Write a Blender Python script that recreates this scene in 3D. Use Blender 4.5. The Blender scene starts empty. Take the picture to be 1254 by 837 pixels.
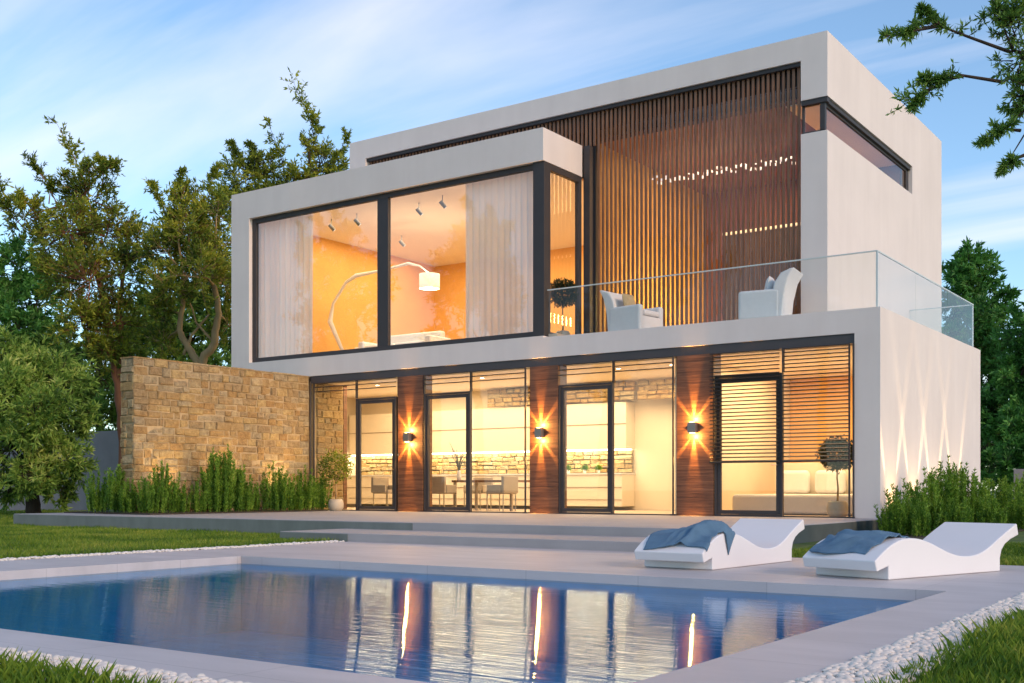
import bpy, math, random
import numpy as np
from mathutils import Vector
random.seed(7); rng = np.random.default_rng(11)
R = math.radians
C = bpy.context.scene.collection
# ------------------------------------------------------------------ survey helper
FOC, HOR, EYE, CA, SA = 1383., 599., .77, .8207, .5713
def at(px, py, d):
    """world point at distance d along the survey ray"""
    r = (px-627)/FOC*d
    return (CA*r-SA*d, SA*r+CA*d, EYE+(HOR-py)/FOC*d)
def atY(px, py, Y):
    a = (px-627)/FOC
    return at(px, py, Y/(SA*a+CA))
def atX(px, py, X):
    a = (px-627)/FOC
    return at(px, py, X/(CA*a-SA))
# ------------------------------------------------------------------ mesh builder
def np_obj(name, V, Fc, m, parent=None, smooth=False):
    """V (n,3); Fc (k,3|4) index array"""
    V = np.asarray(V, np.float32); Fc = np.asarray(Fc, np.int32)
    me = bpy.data.meshes.new(name)
    k, s = Fc.shape
    me.vertices.add(len(V)); me.vertices.foreach_set('co', V.ravel())
    me.loops.add(k*s); me.loops.foreach_set('vertex_index', Fc.ravel())
    me.polygons.add(k); me.polygons.foreach_set('loop_start', np.arange(0, k*s, s, dtype=np.int32))
    me.polygons.foreach_set('use_smooth', np.full(k, smooth))
    me.update(calc_edges=True)
    me.materials.append(m)
    o = bpy.data.objects.new(name, me); C.objects.link(o)
    if parent: o.parent = parent; o.matrix_parent_inverse = parent.matrix_basis.inverted()
    return o
class MB:
    def __init__(s): s.v = []; s.f = []
    def box(s, x0, x1, y0, y1, z0, z1):
        n = len(s.v)
        s.v += [(x, y, z) for z in (z0, z1) for y in (y0, y1) for x in (x0, x1)]
        s.f += [tuple(n+i for i in q) for q in ((0,2,3,1),(4,5,7,6),(0,1,5,4),(2,6,7,3),(0,4,6,2),(1,3,7,5))]
        return s
    def obox(s, c, u, v, w):
        """box with centre c and half-axis vectors u,v,w"""
        c, u, v, w = map(Vector, (c, u, v, w)); n = len(s.v)
        s.v += [tuple(c+a*u+b*v+g*w) for g in (-1,1) for b in (-1,1) for a in (-1,1)]
        s.f += [tuple(n+i for i in q) for q in ((0,2,3,1),(4,5,7,6),(0,1,5,4),(2,6,7,3),(0,4,6,2),(1,3,7,5))]
        return s
    def tube(s, pts, rad, k=8, caps=True):
        pts = [Vector(p) for p in pts]
        if not hasattr(rad, '__len__'): rad = [rad]*len(pts)
        n0 = len(s.v); ref = None
        for i, p in enumerate(pts):
            t = (pts[min(i+1, len(pts)-1)]-pts[max(i-1, 0)]).normalized()
            if ref is None: ref = Vector((0,0,1)) if abs(t.z) < .9 else Vector((1,0,0))
            a = t.cross(ref).normalized(); b = a.cross(t).normalized(); ref = b
            for j in range(k):
                an = 2*math.pi*j/k
                s.v.append(tuple(p+rad[i]*(math.cos(an)*a+math.sin(an)*b)))
        for i in range(len(pts)-1):
            for j in range(k):
                j2 = (j+1) % k
                s.f.append((n0+i*k+j, n0+i*k+j2, n0+(i+1)*k+j2, n0+(i+1)*k+j))
        if caps:
            s.f.append(tuple(n0+j for j in range(k))[::-1]); e = n0+(len(pts)-1)*k
            s.f.append(tuple(e+j for j in range(k)))
        return s
    def lathe(s, c, prof, k=28):
        n0 = len(s.v)
        for r, z in prof:
            for j in range(k):
                a = 2*math.pi*j/k; s.v.append((c[0]+r*math.cos(a), c[1]+r*math.sin(a), c[2]+z))
        for i in range(len(prof)-1):
            for j in range(k):
                j2 = (j+1) % k
                s.f.append((n0+i*k+j, n0+i*k+j2, n0+(i+1)*k+j2, n0+(i+1)*k+j))
        return s
    def prism(s, poly, org, u, v, w, wid):
        poly = [(float(a), float(b)) for a, b in poly]
        """closed 2D polygon (a,b) -> org+a*u+b*v, extruded wid along w"""
        org, u, v, w = map(Vector, (org, u, v, w)); n0 = len(s.v); n = len(poly)
        for k_ in (0, 1):
            for a, b in poly: s.v.append(tuple(org+a*u+b*v+w*wid*k_))
        s.f.append(tuple(n0+i for i in range(n))); s.f.append(tuple(n0+n+i for i in range(n))[::-1])
        for i in range(n):
            j = (i+1) % n; s.f.append((n0+i, n0+n+i, n0+n+j, n0+j))
        return s
    def build(s, name, m, parent=None, bevel=0, smooth=False, sub=0, seg=2):
        me = bpy.data.meshes.new(name); me.from_pydata(s.v, [], s.f); me.update()
        if smooth: me.polygons.foreach_set('use_smooth', [True]*len(me.polygons))
        me.materials.append(m)
        o = bpy.data.objects.new(name, me); C.objects.link(o)
        if parent: o.parent = parent; o.matrix_parent_inverse = parent.matrix_basis.inverted()
        if bevel:
            b = o.modifiers.new('bevel', 'BEVEL'); b.width = bevel; b.segments = seg; b.limit_method = 'ANGLE'; b.angle_limit = R(40)
            if smooth: 
                me.polygons.foreach_set('use_smooth', [True]*len(me.polygons)); b.harden_normals = True
        if sub:
            b = o.modifiers.new('sub', 'SUBSURF'); b.levels = sub; b.render_levels = sub
        return o
def tag(o, label=None, cat=None, group=None, kind=None):
    if label: o['label'] = label
    if cat: o['category'] = cat
    if group: o['group'] = group
    if kind: o['kind'] = kind
    return o
def empty(name, loc, label, cat, group=None, rz=0):
    o = bpy.data.objects.new(name, None); C.objects.link(o); o.location = loc; o.rotation_euler[2] = rz
    o.empty_display_size = .2
    bpy.context.view_layer.update()
    return tag(o, label, cat, group)
def loc_child(o, root):
    """mesh was built in the root's own coordinates"""
    o.parent = root; o.matrix_parent_inverse.identity(); return o
def copy_tree(o, parent=None):
    c = o.copy(); C.objects.link(c); c.parent = parent
    if parent: c.matrix_parent_inverse = o.matrix_parent_inverse.copy()
    for ch in list(o.children): copy_tree(ch, c)
    return c
# ------------------------------------------------------------------ materials
def mat(name, col, rough=.6, metal=0., vary=.0, vscale=3., bump=0., bscale=30., spec=.5, stretch=(1,1,1), col2=None, detail=6, island=False):
    m = bpy.data.materials.new(name); m.use_nodes = True; nt = m.node_tree; N = nt.nodes; L = nt.links
    b = N['Principled BSDF']; b.inputs['Roughness'].default_value = rough; b.inputs['Metallic'].default_value = metal
    b.inputs['Specular IOR Level'].default_value = spec; b.inputs['Base Color'].default_value = (*col, 1)
    tc = N.new('ShaderNodeTexCoord'); mp = N.new('ShaderNodeMapping'); mp.inputs['Scale'].default_value = stretch
    L.new(tc.outputs['Object'], mp.inputs['Vector'])
    if vary or col2:
        n = N.new('ShaderNodeTexNoise'); n.inputs['Scale'].default_value = vscale; n.inputs['Detail'].default_value = detail
        n.inputs['Roughness'].default_value = .6
        L.new(mp.outputs[0], n.inputs['Vector'])
        r = N.new('ShaderNodeValToRGB'); r.color_ramp.elements[0].position = .3; r.color_ramp.elements[1].position = .7
        c2 = col2 or tuple(c*(1-vary) for c in col)
        r.color_ramp.elements[0].color = (*c2, 1); r.color_ramp.elements[1].color = (*col, 1)
        L.new(n.outputs['Fac'], r.inputs['Fac']); L.new(r.outputs['Color'], b.inputs['Base Color'])
        m['ramp'] = 1
    if bump:
        n2 = N.new('ShaderNodeTexNoise'); n2.inputs['Scale'].default_value = bscale; n2.inputs['Detail'].default_value = 5
        L.new(mp.outputs[0], n2.inputs['Vector'])
        bp = N.new('ShaderNodeBump'); bp.inputs['Strength'].default_value = bump; bp.inputs['Distance'].default_value = .02
        L.new(n2.outputs['Fac'], bp.inputs['Height']); L.new(bp.outputs[0], b.inputs['Normal'])
    return m
def plaster_mat():
    m = mat('plaster', (.80, .725, .68), .85, vary=.07, vscale=.8, bump=.12, bscale=90, detail=10)
    nt = m.node_tree; N = nt.nodes; L = nt.links
    # faint rain streaks
    ramp = [n for n in N if n.type == 'VALTORGB'][0]; b = N['Principled BSDF']
    tc = N.new('ShaderNodeTexCoord'); mp = N.new('ShaderNodeMapping'); mp.inputs['Scale'].default_value = (2.2, 2.2, .22)
    L.new(tc.outputs['Object'], mp.inputs[0]); n = N.new('ShaderNodeTexNoise'); n.inputs['Scale'].default_value = 1.4; n.inputs['Detail'].default_value = 8
    L.new(mp.outputs[0], n.inputs['Vector'])
    r = N.new('ShaderNodeValToRGB'); r.color_ramp.elements[0].position = .35; r.color_ramp.elements[1].position = .62
    r.color_ramp.elements[0].color = (.965, .962, .96, 1); r.color_ramp.elements[1].color = (1, 1, 1, 1)
    L.new(n.outputs['Fac'], r.inputs[0])
    mx = N.new('ShaderNodeMix'); mx.data_type = 'RGBA'; mx.blend_type = 'MULTIPLY'; mx.inputs[0].default_value = 1
    L.new(ramp.outputs[0], mx.inputs[6]); L.new(r.outputs[0], mx.inputs[7]); L.new(mx.outputs[2], b.inputs['Base Color'])
    return m
def emis(name, col, s):
    m = bpy.data.materials.new(name); m.use_nodes = True; b = m.node_tree.nodes['Principled BSDF']
    b.inputs['Base Color'].default_value = (.8, .8, .8, 1)
    b.inputs['Emission Color'].default_value = (*col, 1); b.inputs['Emission Strength'].default_value = s
    return m
def glass_mat(name, refl=1.0, tint=(.97, .98, .97)):
    m = bpy.data.materials.new(name); m.use_nodes = True; nt = m.node_tree; N = nt.nodes; L = nt.links
    N.remove(N['Principled BSDF']); out = N['Material Output']
    fr = N.new('ShaderNodeFresnel'); fr.inputs['IOR'].default_value = 1.5
    mu = N.new('ShaderNodeMath'); mu.operation = 'MULTIPLY'; mu.inputs[1].default_value = refl; mu.use_clamp = True
    ge = N.new('ShaderNodeNewGeometry'); bk = N.new('ShaderNodeMath'); bk.operation = 'SUBTRACT'; bk.inputs[0].default_value = 1; L.new(ge.outputs['Backfacing'], bk.inputs[1])
    m2 = N.new('ShaderNodeMath'); m2.operation = 'MULTIPLY'; L.new(fr.outputs[0], m2.inputs[0]); L.new(bk.outputs[0], m2.inputs[1]); L.new(m2.outputs[0], mu.inputs[0])
    t = N.new('ShaderNodeBsdfTransparent'); t.inputs[0].default_value = (*tint, 1)
    g = N.new('ShaderNodeBsdfGlossy'); g.inputs['Roughness'].default_value = 0.005
    mx = N.new('ShaderNodeMixShader'); L.new(mu.outputs[0], mx.inputs[0]); L.new(t.outputs[0], mx.inputs[1]); L.new(g.outputs[0], mx.inputs[2])
    L.new(mx.outputs[0], out.inputs[0]); return m
def leaf_mat(name, cols, transl=.35):
    m = bpy.data.materials.new(name); m.use_nodes = True; nt = m.node_tree; N = nt.nodes; L = nt.links
    b = N['Principled BSDF']; b.inputs['Roughness'].default_value = .5; b.inputs['Specular IOR Level'].default_value = .35
    ge = N.new('ShaderNodeNewGeometry'); r = N.new('ShaderNodeValToRGB')
    els = r.color_ramp.elements
    for i, c in enumerate(cols):
        p = i/(len(cols)-1)
        e = els[0] if i == 0 else (els[-1] if i == len(cols)-1 else els.new(p))
        e.position = p; e.color = (*c, 1)
    # part random per leaf, part clumpy
    tc = N.new('ShaderNodeTexCoord'); n = N.new('ShaderNodeTexNoise'); n.inputs['Scale'].default_value = .9; n.inputs['Detail'].default_value = 3
    L.new(tc.outputs['Object'], n.inputs['Vector'])
    a = N.new('ShaderNodeMath'); a.operation = 'MULTIPLY_ADD'; a.inputs[1].default_value = .5; L.new(ge.outputs['Random Per Island'], a.inputs[0])
    k = N.new('ShaderNodeMath'); k.operation = 'MULTIPLY_ADD'; k.inputs[1].default_value = 1.6; k.inputs[2].default_value = -.55; L.new(n.outputs['Fac'], k.inputs[0]); L.new(k.outputs[0], a.inputs[2])
    L.new(a.outputs[0], r.inputs[0]); L.new(r.outputs[0], b.inputs['Base Color'])
    t = N.new('ShaderNodeBsdfTranslucent'); L.new(r.outputs[0], t.inputs[0])
    mx = N.new('ShaderNodeMixShader'); mx.inputs[0].default_value = transl
    L.new(b.outputs[0], mx.inputs[1]); L.new(t.outputs[0], mx.inputs[2]); L.new(mx.outputs[0], N['Material Output'].inputs[0])
    return m
M = {}
M['plaster'] = plaster_mat()
M['frame'] = mat('dark_metal', (.045, .04, .042), .6, 0, spec=.5, vary=.1, vscale=5)
M['beam'] = mat('beam_metal', (.075, .066, .07), .5, .1, vary=.1, vscale=2)
M['blind'] = mat('blind_slats', (.03, .026, .025), .6)
M['glass'] = glass_mat('window_glass', 2.1)
M['upglass'] = glass_mat('upper_window_glass', 3.4)
M['railglass'] = glass_mat('rail_glass', 1.0, (.96, .975, .97))
M['edge'] = mat('glass_edge', (.62, .68, .66), .25)
M['concrete'] = mat('concrete', (.38, .365, .37), .62, vary=.16, vscale=1.2, bump=.12, bscale=60, detail=12)
M['deck'] = mat('deck_stone', (.60, .55, .54), .5, vary=.2, vscale=1.6, bump=.08, bscale=70, detail=12, stretch=(.5, 1.6, 1))
M['pooltile'] = mat('pool_tile', (.07, .62, .86), .3, vary=.25, vscale=3)
def joints(m, sx, sy, dark):
    nt = m.node_tree; N = nt.nodes; L = nt.links; b = N['Principled BSDF']; src = b.inputs['Base Color'].links[0].from_socket
    tc = N.new('ShaderNodeTexCoord'); br = N.new('ShaderNodeTexBrick'); br.offset = 0; br.inputs['Scale'].default_value = 1
    br.inputs['Brick Width'].default_value = sx; br.inputs['Row Height'].default_value = sy; br.inputs['Mortar Size'].default_value = .006; br.inputs['Mortar Smooth'].default_value = .3
    br.inputs['Color1'].default_value = (1, 1, 1, 1); br.inputs['Color2'].default_value = (.93, .93, .93, 1); br.inputs['Mortar'].default_value = (dark, dark, dark, 1)
    L.new(tc.outputs['Object'], br.inputs['Vector'])
    mx = N.new('ShaderNodeMix'); mx.data_type = 'RGBA'; mx.blend_type = 'MULTIPLY'; mx.inputs[0].default_value = 1
    L.new(src, mx.inputs[6]); L.new(br.outputs['Color'], mx.inputs[7]); L.new(mx.outputs[2], b.inputs['Base Color'])
joints(M['deck'], 1.2, .8, .80)
M['coping'] = mat('coping', (.66, .62, .60), .5, vary=.1, vscale=3)
M['greywall'] = mat('grey_wall', (.30, .28, .29), .8, vary=.2, vscale=1.2, bump=.2)
M['soil'] = mat('soil', (.05, .04, .025), .95, vary=.4, vscale=10, bump=.5)
M['white'] = mat('white_shell', (.78, .76, .765), .38, vary=.03, vscale=2, spec=.5)
M['fabricw'] = mat('white_fabric', (.78, .77, .77), .9, vary=.06, vscale=12, bump=.3, bscale=300)
M['beige'] = mat('beige_fabric', (.55, .42, .24), .9, vary=.25, vscale=25, bump=.4, bscale=160)
M['towel'] = mat('blue_towel', (.12, .23, .35), .95, vary=.2, vscale=9, bump=.5, bscale=420)
M['curtain'] = None
M['orange'] = mat('orange_wall', (.82, .47, .15), .7, vary=.12, vscale=1.5, bump=.05)
M['cream'] = mat('cream_wall', (.80, .70, .54), .7, vary=.05, vscale=2)
M['ceil'] = mat('ceiling', (.80, .68, .52), .8, vary=.03, vscale=2)
M['redwall'] = mat('red_brown_panel', (.19, .06, .03), .6, vary=.2, vscale=2)
M['dark'] = mat('dark_wood', (.05, .03, .022), .5, vary=.2, vscale=4)
M['floorw'] = mat('interior_floor', (.62, .5, .38), .35, vary=.1, vscale=3)
M['cab'] = mat('cabinet', (.82, .74, .60), .35, vary=.03, vscale=2)
M['gap'] = mat('shadow_gap', (.25, .17, .1), .8)
M['pot'] = mat('ceramic_pot', (.50, .43, .33), .55, vary=.15, vscale=9, bump=.15, bscale=40)
M['chrome'] = mat('brushed_steel', (.55, .53, .5), .3, 1.)
M['lampbody'] = mat('lamp_body', (.22, .22, .22), .4, .6)
M['grey_up'] = mat('greige_upholstery', (.36, .30, .24), .85, vary=.08, vscale=8)
M['tablew'] = mat('walnut', (.22, .10, .05), .4, vary=.3, vscale=6, stretch=(1, 8, 8))
M['led'] = emis('led', (1, .86, .62), 9)
M['ledw'] = emis('led_white', (.9, .92, 1), .45)
M['hot'] = emis('lamp_glow', (1, .62, .2), 12)
M['shade'] = emis('lamp_shade', (1, .72, .42), .25)
M['bark'] = mat('bark_dark', (.055, .038, .026), .9, vary=.4, vscale=14, bump=.6, bscale=25)
M['barkred'] = mat('bark_red', (.30, .125, .06), .85, vary=.45, vscale=5, bump=.5, bscale=20, stretch=(1, 1, .3))
M['barkyel'] = mat('bark_yellow', (.42, .28, .13), .85, vary=.4, vscale=5, bump=.5, bscale=20, stretch=(1, 1, .3))
M['pebble'] = mat('white_pebble', (.78, .72, .65), .75, vary=.18, vscale=22, bump=.2, bscale=90)
M['leaf_olive'] = leaf_mat('leaf_olive', [(.03, .055, .012), (.12, .18, .02), (.28, .33, .03), (.55, .52, .06)])
M['leaf_pale'] = leaf_mat('leaf_pale', [(.03, .08, .018), (.15, .28, .045), (.34, .50, .09), (.62, .66, .20)])
M['leaf_green'] = leaf_mat('leaf_green', [(.02, .07, .012), (.06, .19, .03), (.12, .32, .06), (.2, .42, .1)])
M['leaf_dark'] = leaf_mat('leaf_dark', [(.03, .07, .015), (.08, .18, .03), (.17, .32, .055), (.30, .45, .10)])
M['leaf_shrub'] = leaf_mat('leaf_shrub', [(.02, .07, .01), (.09, .21, .02), (.22, .38, .04), (.42, .52, .09)])
M['leaf_pot'] = leaf_mat('leaf_pot', [(.008, .016, .008), (.02, .035, .014), (.04, .055, .02)])
M['grassb'] = leaf_mat('grass_blades', [(.03, .09, .008), (.09, .18, .012), (.20, .29, .025), (.42, .40, .08)], .3)

def wood_mat(name, c1, c2, stretch, rough=.5):
    m = bpy.data.materials.new(name); m.use_nodes = True; nt = m.node_tree; N = nt.nodes; L = nt.links; b = N['Principled BSDF']
    b.inputs['Roughness'].default_value = rough
    tc = N.new('ShaderNodeTexCoord'); mp = N.new('ShaderNodeMapping'); mp.inputs['Scale'].default_value = stretch
    L.new(tc.outputs['Object'], mp.inputs[0])
    n = N.new('ShaderNodeTexNoise'); n.inputs['Scale'].default_value = 1.; n.inputs['Detail'].default_value = 9; n.inputs['Roughness'].default_value = .68; n.inputs['Distortion'].default_value = .4
    L.new(mp.outputs[0], n.inputs['Vector'])
    r = N.new('ShaderNodeValToRGB'); r.color_ramp.elements[0].position = .34; r.color_ramp.elements[1].position = .66
    r.color_ramp.elements[0].color = (*c1, 1); r.color_ramp.elements[1].color = (*c2, 1)
    L.new(n.outputs['Fac'], r.inputs[0]); L.new(r.outputs[0], b.inputs['Base Color'])
    bp = N.new('ShaderNodeBump'); bp.inputs['Strength'].default_value = .25; bp.inputs['Distance'].default_value = .01
    L.new(n.outputs['Fac'], bp.inputs['Height']); L.new(bp.outputs[0], b.inputs['Normal'])
    return m
M['wood'] = wood_mat('column_wood', (.07, .026, .013), (.25, .105, .05), (1.2, 1.2, 26))
M['slat'] = wood_mat('slat_wood', (.12, .05, .025), (.32, .155, .075), (30, 30, 1.5), .45)

def stone_mat():
    m = bpy.data.materials.new('rough_stone'); m.use_nodes = True; nt = m.node_tree; N = nt.nodes; L = nt.links; b = N['Principled BSDF']
    b.inputs['Roughness'].default_value = .88
    ge = N.new('ShaderNodeNewGeometry'); r = N.new('ShaderNodeValToRGB'); e = r.color_ramp.elements
    e[0].color = (.38, .28, .15, 1); e[1].color = (.56, .44, .25, 1)
    for p, c in ((.3, (.50, .36, .17)), (.5, (.45, .29, .12)), (.7, (.57, .42, .19)), (.85, (.42, .35, .22))):
        x = e.new(p); x.color = (*c, 1)
    L.new(ge.outputs['Random Per Island'], r.inputs[0])
    tc = N.new('ShaderNodeTexCoord'); n = N.new('ShaderNodeTexNoise'); n.inputs['Scale'].default_value = 9; n.inputs['Detail'].default_value = 12; n.inputs['Roughness'].default_value = .78
    L.new(tc.outputs['Object'], n.inputs['Vector'])
    r2 = N.new('ShaderNodeValToRGB'); r2.color_ramp.elements[0].position = .32; r2.color_ramp.elements[1].position = .62
    r2.color_ramp.elements[0].color = (.34, .27, .20, 1); r2.color_ramp.elements[1].color = (1, 1, 1, 1)
    L.new(n.outputs['Fac'], r2.inputs[0])
    mx = N.new('ShaderNodeMix'); mx.data_type = 'RGBA'; mx.blend_type = 'MULTIPLY'; mx.inputs[0].default_value = .8
    L.new(r.outputs[0], mx.inputs[6]); L.new(r2.outputs[0], mx.inputs[7]); L.new(mx.outputs[2], b.inputs['Base Color'])
    bp = N.new('ShaderNodeBump'); bp.inputs['Strength'].default_value = 1; bp.inputs['Distance'].default_value = .07
    L.new(n.outputs['Fac'], bp.inputs['Height']); L.new(bp.outputs[0], b.inputs['Normal'])
    return m
M['stone'] = stone_mat()
M['mortar'] = mat('mortar', (.50, .38, .22), .9, vary=.2, vscale=12, bump=.4, bscale=60)

def curtain_mat():
    m = bpy.data.materials.new('sheer_curtain'); m.use_nodes = True; nt = m.node_tree; N = nt.nodes; L = nt.links
    b = N['Principled BSDF']; b.inputs['Base Color'].default_value = (.93, .91, .92, 1); b.inputs['Roughness'].default_value = .9
    t = N.new('ShaderNodeBsdfTranslucent'); t.inputs[0].default_value = (.86, .80, .78, 1)
    mx = N.new('ShaderNodeMixShader'); mx.inputs[0].default_value = .17
    tr = N.new('ShaderNodeBsdfTransparent'); m2 = N.new('ShaderNodeMixShader'); m2.inputs[0].default_value = .12
    L.new(b.outputs[0], mx.inputs[1]); L.new(t.outputs[0], mx.inputs[2]); L.new(mx.outputs[0], m2.inputs[1]); L.new(tr.outputs[0], m2.inputs[2])
    L.new(m2.outputs[0], N['Material Output'].inputs[0]); return m
M['curtain'] = curtain_mat()

def water_mat():
    m = bpy.data.materials.new('pool_water'); m.use_nodes = True; nt = m.node_tree; N = nt.nodes; L = nt.links
    N.remove(N['Principled BSDF']); out = N['Material Output']
    tc = N.new('ShaderNodeTexCoord'); mp = N.new('ShaderNodeMapping'); mp.inputs['Rotation'].default_value = (0, 0, R(-34.8)); mp.inputs['Scale'].default_value = (.4, 17, 1)
    L.new(tc.outputs['Object'], mp.inputs[0])
    n = N.new('ShaderNodeTexNoise'); n.inputs['Scale'].default_value = 1.; n.inputs['Detail'].default_value = 3; n.inputs['Roughness'].default_value = .6
    L.new(mp.outputs[0], n.inputs['Vector'])
    bp = N.new('ShaderNodeBump'); bp.inputs['Strength'].default_value = WAVE; bp.inputs['Distance'].default_value = .02
    L.new(n.outputs['Fac'], bp.inputs['Height'])
    fr = N.new('ShaderNodeFresnel'); fr.inputs['IOR'].default_value = 1.33; L.new(bp.outputs[0], fr.inputs['Normal'])
    rf = N.new('ShaderNodeMath'); rf.operation = 'MULTIPLY'; rf.inputs[1].default_value = .88; L.new(fr.outputs[0], rf.inputs[0])
    t = N.new('ShaderNodeBsdfTransparent'); t.inputs[0].default_value = (.62, .88, 1, 1)
    g = N.new('ShaderNodeBsdfGlossy'); g.inputs['Roughness'].default_value = .015; L.new(bp.outputs[0], g.inputs['Normal'])
    g.inputs[0].default_value = (.72, .88, 1, 1)
    mx = N.new('ShaderNodeMixShader'); L.new(rf.outputs[0], mx.inputs[0]); L.new(t.outputs[0], mx.inputs[1]); L.new(g.outputs[0], mx.inputs[2])
    L.new(mx.outputs[0], out.inputs[0]); return m
WAVE = .10
M['water'] = water_mat()

def ground_mat():
    m = mat('lawn_ground', (.10, .16, .018), .95, vscale=2.5, col2=(.03, .065, .008), bump=.6, bscale=40, detail=12)
    return m
M['ground'] = ground_mat()

# ------------------------------------------------------------------ world, sun, camera
SUN_EL, SUN_AZ = R(24), R(-14)      # azimuth measured from +X towards +Y
w = bpy.data.worlds.new('World'); bpy.context.scene.world = w; w.use_nodes = True
nt = w.node_tree; N = nt.nodes; L = nt.links
sky = N.new('ShaderNodeTexSky'); sky.sky_type = 'NISHITA'; sky.sun_disc = False
sky.sun_elevation = SUN_EL; sky.sun_rotation = math.pi/2-SUN_AZ
sky.air_density = 1.; sky.dust_density = .3; sky.ozone_density = 1.0
geo = N.new('ShaderNodeTexCoord'); sp = N.new('ShaderNodeSeparateXYZ'); L.new(geo.outputs['Generated'], sp.inputs[0])
# project the direction on a cloud layer
zc = N.new('ShaderNodeMath'); zc.operation = 'ADD'; zc.inputs[1].default_value = .18; L.new(sp.outputs['Z'], zc.inputs[0])
zm = N.new('ShaderNodeMath'); zm.operation = 'MAXIMUM'; zm.inputs[1].default_value = .05; L.new(zc.outputs[0], zm.inputs[0])
vx = N.new('ShaderNodeMath'); vx.operation = 'DIVIDE'; L.new(sp.outputs['X'], vx.inputs[0]); L.new(zm.outputs[0], vx.inputs[1])
vy = N.new('ShaderNodeMath'); vy.operation = 'DIVIDE'; L.new(sp.outputs['Y'], vy.inputs[0]); L.new(zm.outputs[0], vy.inputs[1])
cb = N.new('ShaderNodeCombineXYZ'); L.new(vx.outputs[0], cb.inputs[0]); L.new(vy.outputs[0], cb.inputs[1])
mp = N.new('ShaderNodeMapping'); mp.inputs['Rotation'].default_value = (0, 0, R(30)); mp.inputs['Scale'].default_value = (.5, 2.4, 1); mp.inputs['Location'].default_value = (.4, 1.3, 0)
L.new(cb.outputs[0], mp.inputs[0])
cn = N.new('ShaderNodeTexNoise'); cn.inputs['Scale'].default_value = 1.; cn.inputs['Detail'].default_value = 7; cn.inputs['Roughness'].default_value = .52; cn.inputs['Distortion'].default_value = .35
L.new(mp.outputs[0], cn.inputs['Vector'])
cr = N.new('ShaderNodeValToRGB'); cr.color_ramp.elements[0].position = .47; cr.color_ramp.elements[1].position = .72
cr.color_ramp.elements[0].color = (.03, .03, .03, 1); cr.color_ramp.elements[1].color = (.55, .55, .55, 1)
L.new(cn.outputs['Fac'], cr.inputs[0])
cm = N.new('ShaderNodeMix'); cm.data_type = 'RGBA'; cm.inputs[7].default_value = (5.7, 5.35, 5.5, 1)
L.new(cr.outputs[0], cm.inputs[0]); sg = N.new('ShaderNodeMix'); sg.data_type = 'RGBA'; sg.blend_type = 'MULTIPLY'; sg.inputs[0].default_value = 1; sg.inputs[7].default_value = (.72, .88, .98, 1)
L.new(sky.outputs[0], sg.inputs[6]); L.new(sg.outputs[2], cm.inputs[6]); L.new(cm.outputs[2], N['Background'].inputs[0])
N['Background'].inputs[1].default_value = .15
sd = bpy.data.lights.new('sun', 'SUN'); sd.energy = 1.3; sd.angle = R(10); sd.color = (1., .64, .40)
so = bpy.data.objects.new('sun', sd); C.objects.link(so)
dv = Vector((math.cos(SUN_EL)*math.cos(SUN_AZ), math.cos(SUN_EL)*math.sin(SUN_AZ), math.sin(SUN_EL)))
so.rotation_euler = dv.to_track_quat('Z', 'Y').to_euler()
cd = bpy.data.cameras.new('camera'); co = bpy.data.objects.new('camera', cd); C.objects.link(co)
co.location = (0, 0, EYE); co.rotation_euler = (R(90), 0, math.atan2(SA, CA))
cd.sensor_width = 36; cd.lens = FOC/1254*36; cd.shift_y = (HOR-418.5)/1254; cd.clip_end = 2000; cd.clip_start = .05
sc = bpy.context.scene; sc.camera = co
sc.view_settings.view_transform = 'Standard'; sc.view_settings.look = 'None'; sc.view_settings.exposure = .60; sc.view_settings.gamma = 1
sc.cycles.use_denoising = True; sc.cycles.max_bounces = 8; sc.cycles.transparent_max_bounces = 16
sc.cycles.sample_clamp_indirect = 6

def light(kind, name, loc, energy, col, target=None, size=.1, size_y=None, spot=60, blend=.5, soft=.03):
    l = bpy.data.lights.new(name, kind); l.energy = energy; l.color = col
    o = bpy.data.objects.new(name, l); C.objects.link(o); o.location = loc
    if kind == 'AREA':
        l.shape = 'RECTANGLE'; l.size = size; l.size_y = size_y or size
    if kind == 'SPOT': l.spot_size = R(spot); l.spot_blend = blend; l.shadow_soft_size = soft
    if kind == 'POINT': l.shadow_soft_size = size
    if target: o.rotation_euler = (Vector(loc)-Vector(target)).to_track_quat('Z', 'Y').to_euler()
    return o
WARM = (1., .70, .36)
# ------------------------------------------------------------------ the setting
DX0, DX1, DY0, DY1 = -11.4, -1.65, 3.04, 12.2
PX0, PX1, PY0, PY1 = -9.95, -2.17, 3.5, 8.85
def frame_sheet(X0, X1, Y0, Y1, x0, x1, y0, y1, z):
    v = []; f = []
    xs = (X0, x0, x1, X1); ys = (Y0, y0, y1, Y1)
    for y in ys:
        for x in xs: v.append((x, y, z))
    for j in range(3):
        for i in range(3):
            if i == 1 and j == 1: continue
            f.append((j*4+i, j*4+i+1, (j+1)*4+i+1, (j+1)*4+i))
    return v, f
mb = MB(); mb.v, mb.f = frame_sheet(-400, 400, -400, 400, DX0+.05, DX1-.05, DY0+.05, DY1-.05, -.02)
tag(mb.build('ground', M['ground']), 'wide flat lawn ground around the house and pool', kind='structure')
mb = MB()
for z0, z1 in ((-.10, 0),):
    mb.box(DX0, PX0, DY0, DY1, z0, z1).box(PX1, DX1, DY0, DY1, z0, z1).box(PX0, PX1, DY0, PY0, z0, z1).box(PX0, PX1, PY1, DY1, z0, z1)
tag(mb.build('pool_deck', M['deck']), 'pale stone deck around the swimming pool', kind='structure')
mb = MB()
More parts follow.
